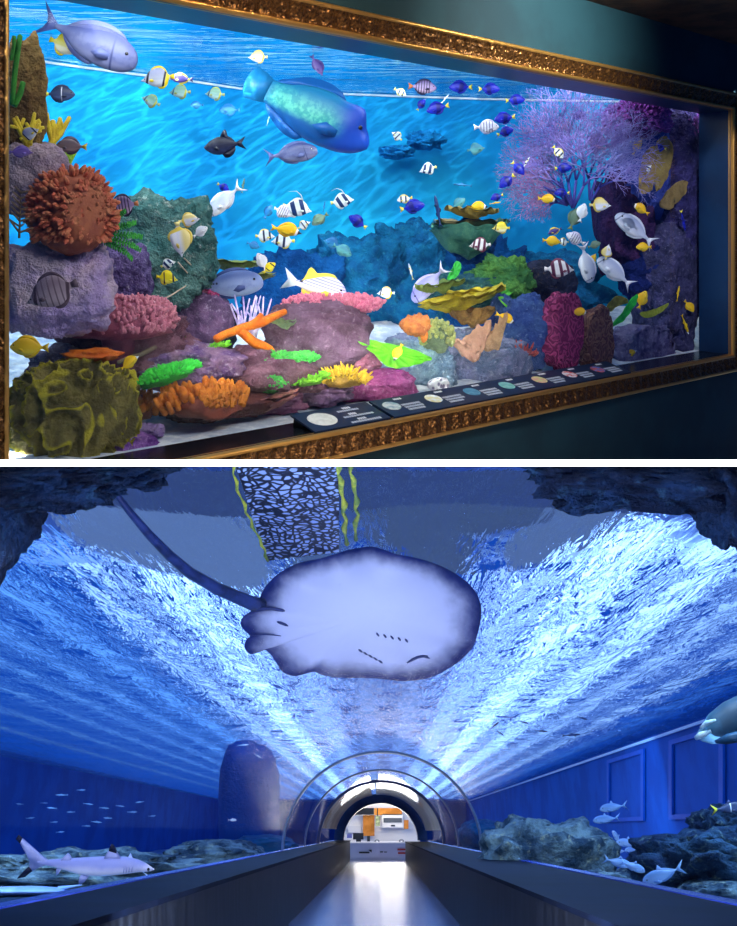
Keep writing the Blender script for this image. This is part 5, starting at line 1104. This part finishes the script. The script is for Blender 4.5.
for x, y, l, t in ((494, 726, 13, 40), (500, 733, 10, -30), (523, 722, 12, -14), (541, 731, 13, -4), (571, 735, 19, 4), (582, 718, 12, -16)):
    tf('slim', 'dark_slim', x, y, 15, l, t, 1, {494: 'dark slim fish rising at the left of the six near the water surface', 500: 'short dark slim fish sinking at the left of the six under the water surface', 523: 'dark slim fish above the gap between the left pair and the middle one', 541: 'dark slim fish level in the middle of the six under the water surface', 571: 'longest dark slim fish, lowest right of the six', 582: 'dark slim fish highest right of the six under the water surface'}[x], DS)
GS = 'tiny pale fish in the blue water left of the shark'
rnd = random.Random(3)
spots_ = [(62,795,10),(81,790,7),(88,804,8),(52,808,8),(104,808,8),(44,803,6),(71,812,7),(96,822,9),(54,822,6),(108,818,7),(120,806,7),(132,812,8),(140,802,7),(86,826,7),(30,818,7),(20,804,6),(152,816,6),(60,832,7)]
for i, (x, y, l) in enumerate(spots_):
    tf('slim', 'glint_slim', x, y, 13+rnd.random()*4, l*1.3, rnd.uniform(-6, 6), 1 if i % 3 else -1, 'tiny pale slim fish drifting in the deep blue water above the shark', GS)
tf('jack', 'pale', 232, 820, 14, 9, 0, 1, 'tiny white fish before the blue rock pillar left of the tunnel')
tf('slim', 'glint_slim', 243, 745, 12, 12, 5, 1, 'small pale slim fish above the blue rock pillar')
tf('slim', 'glint_slim', 258, 756, 12, 9, -30, 1, 'second small pale slim fish right above the blue rock pillar')
tf('slim', 'silver_pale', 154, 880, 6.5, 34, 3, 1, 'pale fish half hidden behind the left ledge under the shark snout')
tf('slim', 'silver_pale', 148, 876, 8, 14, -38, 1, 'small pale fish tail showing under the shark snout')
# flat pale fish lying at the lower left, and the big dark fish entering at the right edge
p = P(22, 891, 9.5); q = 9.5/F; m = MB(); blob(m, p, (46*q, 20*q, 5*q), 4, .06, 1, (40, 14)); 
for v in m.v: v.z += SZ*(v.y-p.y)
m.tube([p+Vector((36*q, 0, 2*q)), p+Vector((60*q, 0, 6*q))], [2.5*q, .5*q], 6)
tag(m.build('flat_ray', surf('flat_ray_skin', hx('9ab8e8'), hx('7a9ad8'), 3, .5, None, .2), loc=p), 'pale blue flat ray resting at the lower left under the shark', 'ray')
pb = P(742, 722, 8); q = 8/F; root = empty('big_fish', pb, 'big dark teal fish with a pale mouth entering at the right edge', 'fish')
m = MB(); prb = [(0, 736, 2), (5, 734, 7), (14, 729, 14), (30, 722, 19), (55, 715, 23), (90, 708, 24), (150, 703, 21), (210, 702, 12), (250, 702, 5)]
def bb(a, b):
    t = a*8; i = min(7, int(t)); u = t-i; A, B = prb[i], prb[i+1]; x, y, r_ = [A[j]+(B[j]-A[j])*u for j in range(3)]
    w_ = 2*math.pi*b; return P(697+x, y, 8)+Vector((0, math.cos(w_)*r_*.8*q, math.sin(w_)*r_*q))
m.grid(48, 20, bb, 0, closev=True); m.slab([P(942, 706, 8), P(985, 676, 8), P(972, 702, 8), P(985, 730, 8)], (0, .02, 0)); m.add([bb(0, j/20) for j in range(20)], [tuple(range(20))]); m.build('body', FM['teal_big'][0], root, pb)
lipm = surf('pale_lip', hx('8fb4c8'), hx('b8d0d8'), 9, .5, None, .2)
m = MB(); m.tube([P(696, 738, 7.9), P(701, 735, 7.86), (P(711, 731, 7.84))], [2.2*q, 3*q, 1.5*q], 8); m.build('lip', lipm, root, pb)
m = MB(); m.tube([P(701, 728, 7.9), P(707, 723, 7.86), (P(716, 720, 7.84))], [1.6*q, 2.6*q, 1.2*q], 8); m.build('lip', lipm, root, pb)
m = MB(); m.slab([P(715, 742, 7.8), P(728, 735, 7.75), P(748, 730, 7.7), P(748, 740, 7.7), P(725, 743, 7.75)], (0, .02, 0)); m.build('fin', FM['teal_big'][1], root, pb)
# ================================================================ rocks around the tunnel
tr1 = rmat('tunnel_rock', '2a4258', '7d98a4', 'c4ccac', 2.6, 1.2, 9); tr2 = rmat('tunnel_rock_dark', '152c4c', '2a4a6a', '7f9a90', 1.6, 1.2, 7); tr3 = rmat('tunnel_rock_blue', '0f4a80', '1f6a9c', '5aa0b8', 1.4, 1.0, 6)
def trock(px, py, Y, w, h, mt, label, seed=1, dep=None, amp=.3, freq=1.8, power=.8, group=None):
    p = P(px, py, Y); q = Y/F; r = (w*q/2, (dep or min(2.5, w*q*.45)), h*q/2); m = MB(); blob(m, p, r, seed, amp, freq, (72, 48), power=power)
    for v in m.v: v.z += SZ*(v.y-p.y)      # the bed slopes with the tunnel
    return tag(m.build('reef_rock', mt, loc=p-Vector((0, 0, r[2]))), label, 'rock', group)
trock(545, 868, 11, 132, 96, tr1, 'big pale speckled rock right of the tunnel sloping to the sand', 41, dep=.7, amp=.2, freq=2.4)
trock(596, 893, 9.4, 80, 42, tr1, 'lower tail of the speckled rock running down to the right ledge', 42, dep=.7, amp=.24, freq=2.6)
trock(708, 868, 9.5, 136, 72, tr2, 'dark rugged rock at the right edge of the tunnel tank', 44, dep=.9, amp=.26, freq=2.8)
trock(742, 838, 9.9, 90, 66, tr2, 'dark peak behind the rugged rock at the right edge', 45, dep=.8, amp=.26, freq=2.8)
trock(715, 893, 8.6, 60, 26, tr1, 'pale lower boulder at the right edge above the sand', 46, dep=.5, amp=.15)
trock(640, 878, 12, 46, 22, tr1, 'small speckled rock between the shoal and the rugged right rock', 47, dep=.6, amp=.15)
trock(84, 884, 11, 240, 62, tr1, 'long dark reef mound behind the shark', 48, dep=1.4, amp=.25, freq=3.2)
trock(20, 912, 9, 120, 26, tr2, 'dark mound at the lower left corner under the flat ray', 49, dep=.8, amp=.15, freq=2.6)
trock(218, 860, 14, 92, 40, tr1, 'pale topped rock left of the tunnel', 50, dep=1.2, amp=.15, freq=2.2)
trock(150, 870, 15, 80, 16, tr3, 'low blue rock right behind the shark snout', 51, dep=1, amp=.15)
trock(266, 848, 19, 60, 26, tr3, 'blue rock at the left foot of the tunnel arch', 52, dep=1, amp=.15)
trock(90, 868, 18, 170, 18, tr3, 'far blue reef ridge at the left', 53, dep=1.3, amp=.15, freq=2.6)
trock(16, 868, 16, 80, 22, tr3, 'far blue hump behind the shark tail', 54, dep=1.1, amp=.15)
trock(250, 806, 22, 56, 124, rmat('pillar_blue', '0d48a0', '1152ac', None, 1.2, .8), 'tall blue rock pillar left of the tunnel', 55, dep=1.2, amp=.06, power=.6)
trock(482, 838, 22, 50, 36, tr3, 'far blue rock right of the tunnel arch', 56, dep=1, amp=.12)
# rock overhangs above the water line at the top corners
ovr = rmat('overhang_rock', '0d1c3a', '1c3a66', '3a6488', 2.5, 1.4, 8)
def over(px, py, Y, w, h, label, seed, amp=.35):
    p = P(px, py, Y); q = Y/F; r = (w*q/2, .5, h*q/2); m = MB(); blob(m, p, r, seed, amp, 2.2, (80, 48), power=.75)
    return tag(m.build('rock_overhang', ovr, loc=p, clip=-1), label, 'rock')
over(40, 474, 6.0, 180, 50, 'dark rock overhang at the top left of the tunnel view', 61)
over(2, 520, 5.8, 50, 80, 'dark rock hanging down the left edge of the tunnel view', 62)
over(120, 464, 6.0, 110, 22, 'thin dark rock lip right of the left overhang', 63)
over(630, 474, 6.0, 190, 50, 'dark rock overhang at the top right of the tunnel view', 64)
over(738, 496, 5.8, 76, 90, 'dark rock hanging down the right edge of the tunnel view', 65)
# dark net hung above the water, with yellow edge ropes
k = N('net_weave'); v = k.obj(); dn = k.n('TexNoise', Scale=2.5, Detail=2.0); k.set(dn, 'Vector', v)
mixv = k.n('VectorMath', _operation='MULTIPLY_ADD', i0=dn.outputs['Color'], i1=(.25, .25, .25), i2=v)
vo = k.n('TexVoronoi', _feature='DISTANCE_TO_EDGE', Scale=17.0); k.set(vo, 'Vector', mixv.outputs[0])
netm = k.bsdf(k.mix(k.ramp(vo.outputs[0], .10, .24), hx('060e28'), hx('9ab4ee')), .5, 0, .4)
def netp(x, y, d=0): return P(x, y, 6.08+1.4*(y-464)/100.0+d)
root = empty('hanging_net', netp(290, 466), 'dark meshed net with yellow edges hanging above the stingray', 'net')
m = MB()
nf = lambda d: (lambda a, b: netp(233+106*a+(b*34*(1-a)), 458+b*(103-9*a), d+.02*math.sin(a*12)+.015*math.sin(b*9)))
m.grid(20, 20, nf(0)); m.grid(20, 20, nf(.03)); m.build('mesh', netm, root, netp(290, 466), clip=-1)
yel = surf('yellow_rope', hx('c8d048'), hx('7a9a4a'), 8, .6, (30, .6, .02))
def rope(pl, w_):
    m = MB(); pts = []
    for i in range(len(pl)-1):
        for t in (0, .25, .5, .75): pts.append(netp(pl[i][0]+(pl[i+1][0]-pl[i][0])*t+1.5*math.sin(i*4+t*9), pl[i][1]+(pl[i+1][1]-pl[i][1])*t, -.04))
    m.tube(pts, [w_*6.6/F*(1+.5*math.sin(i*2.3)) for i in range(len(pts))], 7); m.build('edge_rope', yel, root, netp(290, 466), clip=-1)
rope([(231, 458), (238, 490), (250, 520), (262, 545), (270, 566)], 1.4); rope([(337, 458), (342, 490), (345, 520), (346, 552)], 2.4); rope([(348, 458), (355, 488), (357, 515), (354, 548)], 2.2)
# faint pale frames on the right wall of the tank
pane = surf('panel_blue', hx('1254b4'), hx('165cbc'), 2, .5, None, .2)
WU = 7.36
def wallp(Y, v): return T(WU, Y, v)
for i, (Y0, Y1, v0, v1, lb) in enumerate(((19.2, 22.8, .3, 2.3, 'faint blue viewing panel on the right tank wall, nearest'), (25, 29, .3, 2.3, 'faint blue viewing panel on the right tank wall, middle'))):
    m = MB(); t_ = .12
    for a in ((Y0, Y1, v0, v0+t_), (Y0, Y1, v1-t_, v1), (Y0, Y0+t_*2, v0+t_, v1-t_), (Y1-t_*2, Y1, v0+t_, v1-t_)):
        m.hexa([T(WU-.04, a[0], a[2]), T(WU+.02, a[0], a[2]), T(WU+.02, a[1], a[2]), T(WU-.04, a[1], a[2]), T(WU-.04, a[0], a[3]), T(WU+.02, a[0], a[3]), T(WU+.02, a[1], a[3]), T(WU-.04, a[1], a[3])])
    tag(m.build('viewing_panel', pane, loc=T(WU, Y0, v0), smooth=False), lb, 'panel')
m = MB(); m.hexa([T(WU-.05, 8, WV-.14), T(WU, 8, WV-.14), T(WU, 74, WV-.14), T(WU-.05, 74, WV-.14), T(WU-.05, 8, WV-.07), T(WU, 8, WV-.07), T(WU, 74, WV-.07), T(WU-.05, 74, WV-.07)])
tag(m.build('trim_12', surf('white_waterline', hx('e8f0ff'), None, 1, .5, None), smooth=False), 'pale waterline strip on the right tank wall', 'trim', kind='structure')
# ================================================================ hall at the end of the tunnel
def H(px, py, dz=0):                       # pixel on a plane across the tunnel, dz behind the arch
    return P(px, py, 31.2+dz)
def plate(name, x0, y0, x1, y1, dz, mt, label=None, cat=None, th=.03, parent=None, group=None, kind=None):
    m = MB(); a, b = H(x0, y1, dz), H(x1, y0, dz); Y = 31.2+dz
    m.hexa([(a.x, Y, a.z), (b.x, Y, a.z), (b.x+SX*th, Y+th, a.z+SZ*th), (a.x+SX*th, Y+th, a.z+SZ*th), (a.x, Y, b.z), (b.x, Y, b.z), (b.x+SX*th, Y+th, b.z+SZ*th), (a.x+SX*th, Y+th, b.z+SZ*th)])
    return tag(m.build(name, mt, parent, Vector(((a.x+b.x)/2, Y, a.z)), smooth=False), label, cat, group, kind)
whw = surf('hall_white', hx('f4f0ea'), None, 1, .6, None); wood = surf('hall_wood', hx('d88a3c'), hx('c07428'), 3, .5, None); blk = surf('hall_black', hx('1c2026'), None, 1, .4, None); grym = surf('hall_grey', hx('5a5f66'), None, 1, .5, None); redm = surf('hall_red', hx('a83a3a'), None, 1, .5, None)
plate('wall_hall', 338, 796, 420, 872, 3.0, whw, 'white end wall of the hall beyond the tunnel', 'wall', kind='structure')
m = MB(); m.hexa([T(-2.6, 30.6, -1.06), T(2.6, 30.6, -1.06), T(2.6, 34.2, -1.06), T(-2.6, 34.2, -1.06), T(-2.6, 30.6, -1), T(2.6, 30.6, -1), T(2.6, 34.2, -1), T(-2.6, 34.2, -1)])
tag(m.build('floor_hall', flm, smooth=False), 'hall floor beyond the tunnel', 'floor', kind='structure')
root = empty('reception_counter', H(378, 861, .2), 'pale grey reception counter across the end of the tunnel', 'counter')
plate('front_panel', 345, 843, 409.5, 861, .2, surf('counter_grey', hx('c2c4d6'), None, 1, .5, None), th=.4, parent=None).parent = root
for c in root.children: c.location = c.location-root.location
def sub(name, x0, y0, x1, y1, dz, mt, rt, th=.03):
    o = plate(name, x0, y0, x1, y1, dz, mt, th=th); o.parent = rt; o.location = o.location-rt.location; return o
sub('countertop', 344, 842, 410, 843.4, .15, whw, root, .5); sub('plinth', 345, 860.6, 409, 862, .18, blk, root, .05)
sub('logo_mark', 359, 851.8, 369.5, 853.4, .17, blk, root)
m = MB(); Yl = 31.36; m.slab([P(368.5, 849.8, Yl), P(371.8, 849.8, Yl), P(371.6, 852.4, Yl), P(370.4, 851.4, Yl)], (0, .01, 0)); m.build('logo_mark', blk, root, root.location, smooth=False)
sub('logo_mark', 380, 851.2, 383, 852.6, .17, grym, root); sub('logo_mark', 384, 851.6, 387, 852.6, .17, grym, root)
sub('red_label', 397.5, 848.6, 409, 850.4, .17, redm, root); sub('red_label', 398, 852.2, 409, 854, .17, redm, root)
rt = empty('leaflet_stand', H(345, 861, 0), 'narrow stand of dark leaflets at the left end of the counter', 'leaflet stand')
sub('back', 341.5, 842, 346, 862, .05, whw, rt)
for y in (844.5, 851.5, 857.5): sub('leaflet', 342, y, 345.6, y+3, .0, blk, rt)
plate('timber_cladding', 363, 812, 374.5, 836, 2.6, wood, 'tall orange wood panel on the hall wall', 'panel', .1)
plate('timber_beam', 356, 808, 402, 815, 2.5, wood, 'orange wood beam across the top of the hall', 'beam', .1)
plate('timber_post', 404, 820, 408.5, 829, 2.5, wood, 'short orange wood post at the right of the hall', 'post', .1)
plate('ceiling_duct', 350, 808, 374, 815, 2.2, blk, 'dark duct under the hall ceiling at left', 'duct', .2)
rt = empty('air_conditioner', H(392, 824, 2.5), 'white wall air conditioner with a grey grille', 'air conditioner'); sub('casing', 382, 814, 403, 827.5, 2.5, whw, rt, .3); sub('grille', 383.5, 818, 402, 822.5, 2.45, grym, rt); sub('badge', 391, 825, 395, 826.4, 2.45, blk, rt)
rt = empty('monitor', H(358, 840, 1.2), 'black monitor standing left on the counter line', 'monitor'); sub('screen', 353, 833, 363.5, 839.5, 1.2, blk, rt, .06); sub('foot', 356, 839.5, 361, 841.8, 1.2, blk, rt, .06)
plate('card_reader', 367, 836, 370, 841.5, 1.0, blk, 'small dark device right of the monitor', 'device', .1)
plate('wall_notice', 348, 826, 361, 832.5, 2.8, surf('notice', hx('e4e2e0'), None, 1, .6, None), 'pale notice with two grey lines on the hall wall', 'notice')
plate('sign_board', 347, 834, 352, 838, 2.4, surf('notice_blue', hx('6a70b0'), None, 1, .6, None), 'small blue violet sign left of the monitor', 'sign')
for x, l in ((377, 'left'), (401.5, 'right')):
    p_ = H(x, 841, 1.0); m = MB(); n_ = 16; qq = 32/F; m.grid(20, 8, lambda a, b: p_+Vector(((2+.6*math.cos(b*6.283))*qq*math.cos(a*6.283), .6*qq*math.sin(b*6.283), (1.3+.5*math.cos(b*6.283))*qq*math.sin(a*6.283))), 0, True, True)
    tag(m.build('ring_handle', grym, loc=p_), 'grey ring standing on the counter at the %s' % l, 'ring')
rt = empty('hall_lamp', H(376, 818, 2.0), 'green yellow hanging lamp in the middle of the hall', 'lamp'); sub('shade', 375.5, 816, 380, 826, 2.0, surf('lamp_green', hx('b8c08a'), hx('4a5a4a'), 9, .5, None), rt, .2); sub('cord', 377, 808, 378, 816, 2.0, blk, rt, .03)
# reflection of the hall's wood and white walls, put into colour before the arch
m = MB(); m.grid(40, 2, lambda a, b: ringpt(1.52, math.pi*(.08+.36*a), 29.9-7.9*b)); tag(m.build('mirror_band', surf('mirror_orange', hx('d0865a'), hx('b86a48'), 1.2, .5, None), smooth=True), 'orange band coloured as the mirrored hall on the left of the far arch', 'mirrored band')
m = MB(); m.grid(40, 2, lambda a, b: ringpt(1.52, math.pi*(.47+.46*a), 29.9-7.9*b)); tag(m.build('mirror_band', surf('mirror_white', hx('ece8e2'), hx('d8d8c8'), 2, .5, None), smooth=True), 'white band coloured as the mirrored hall on the right of the far arch', 'mirrored band')
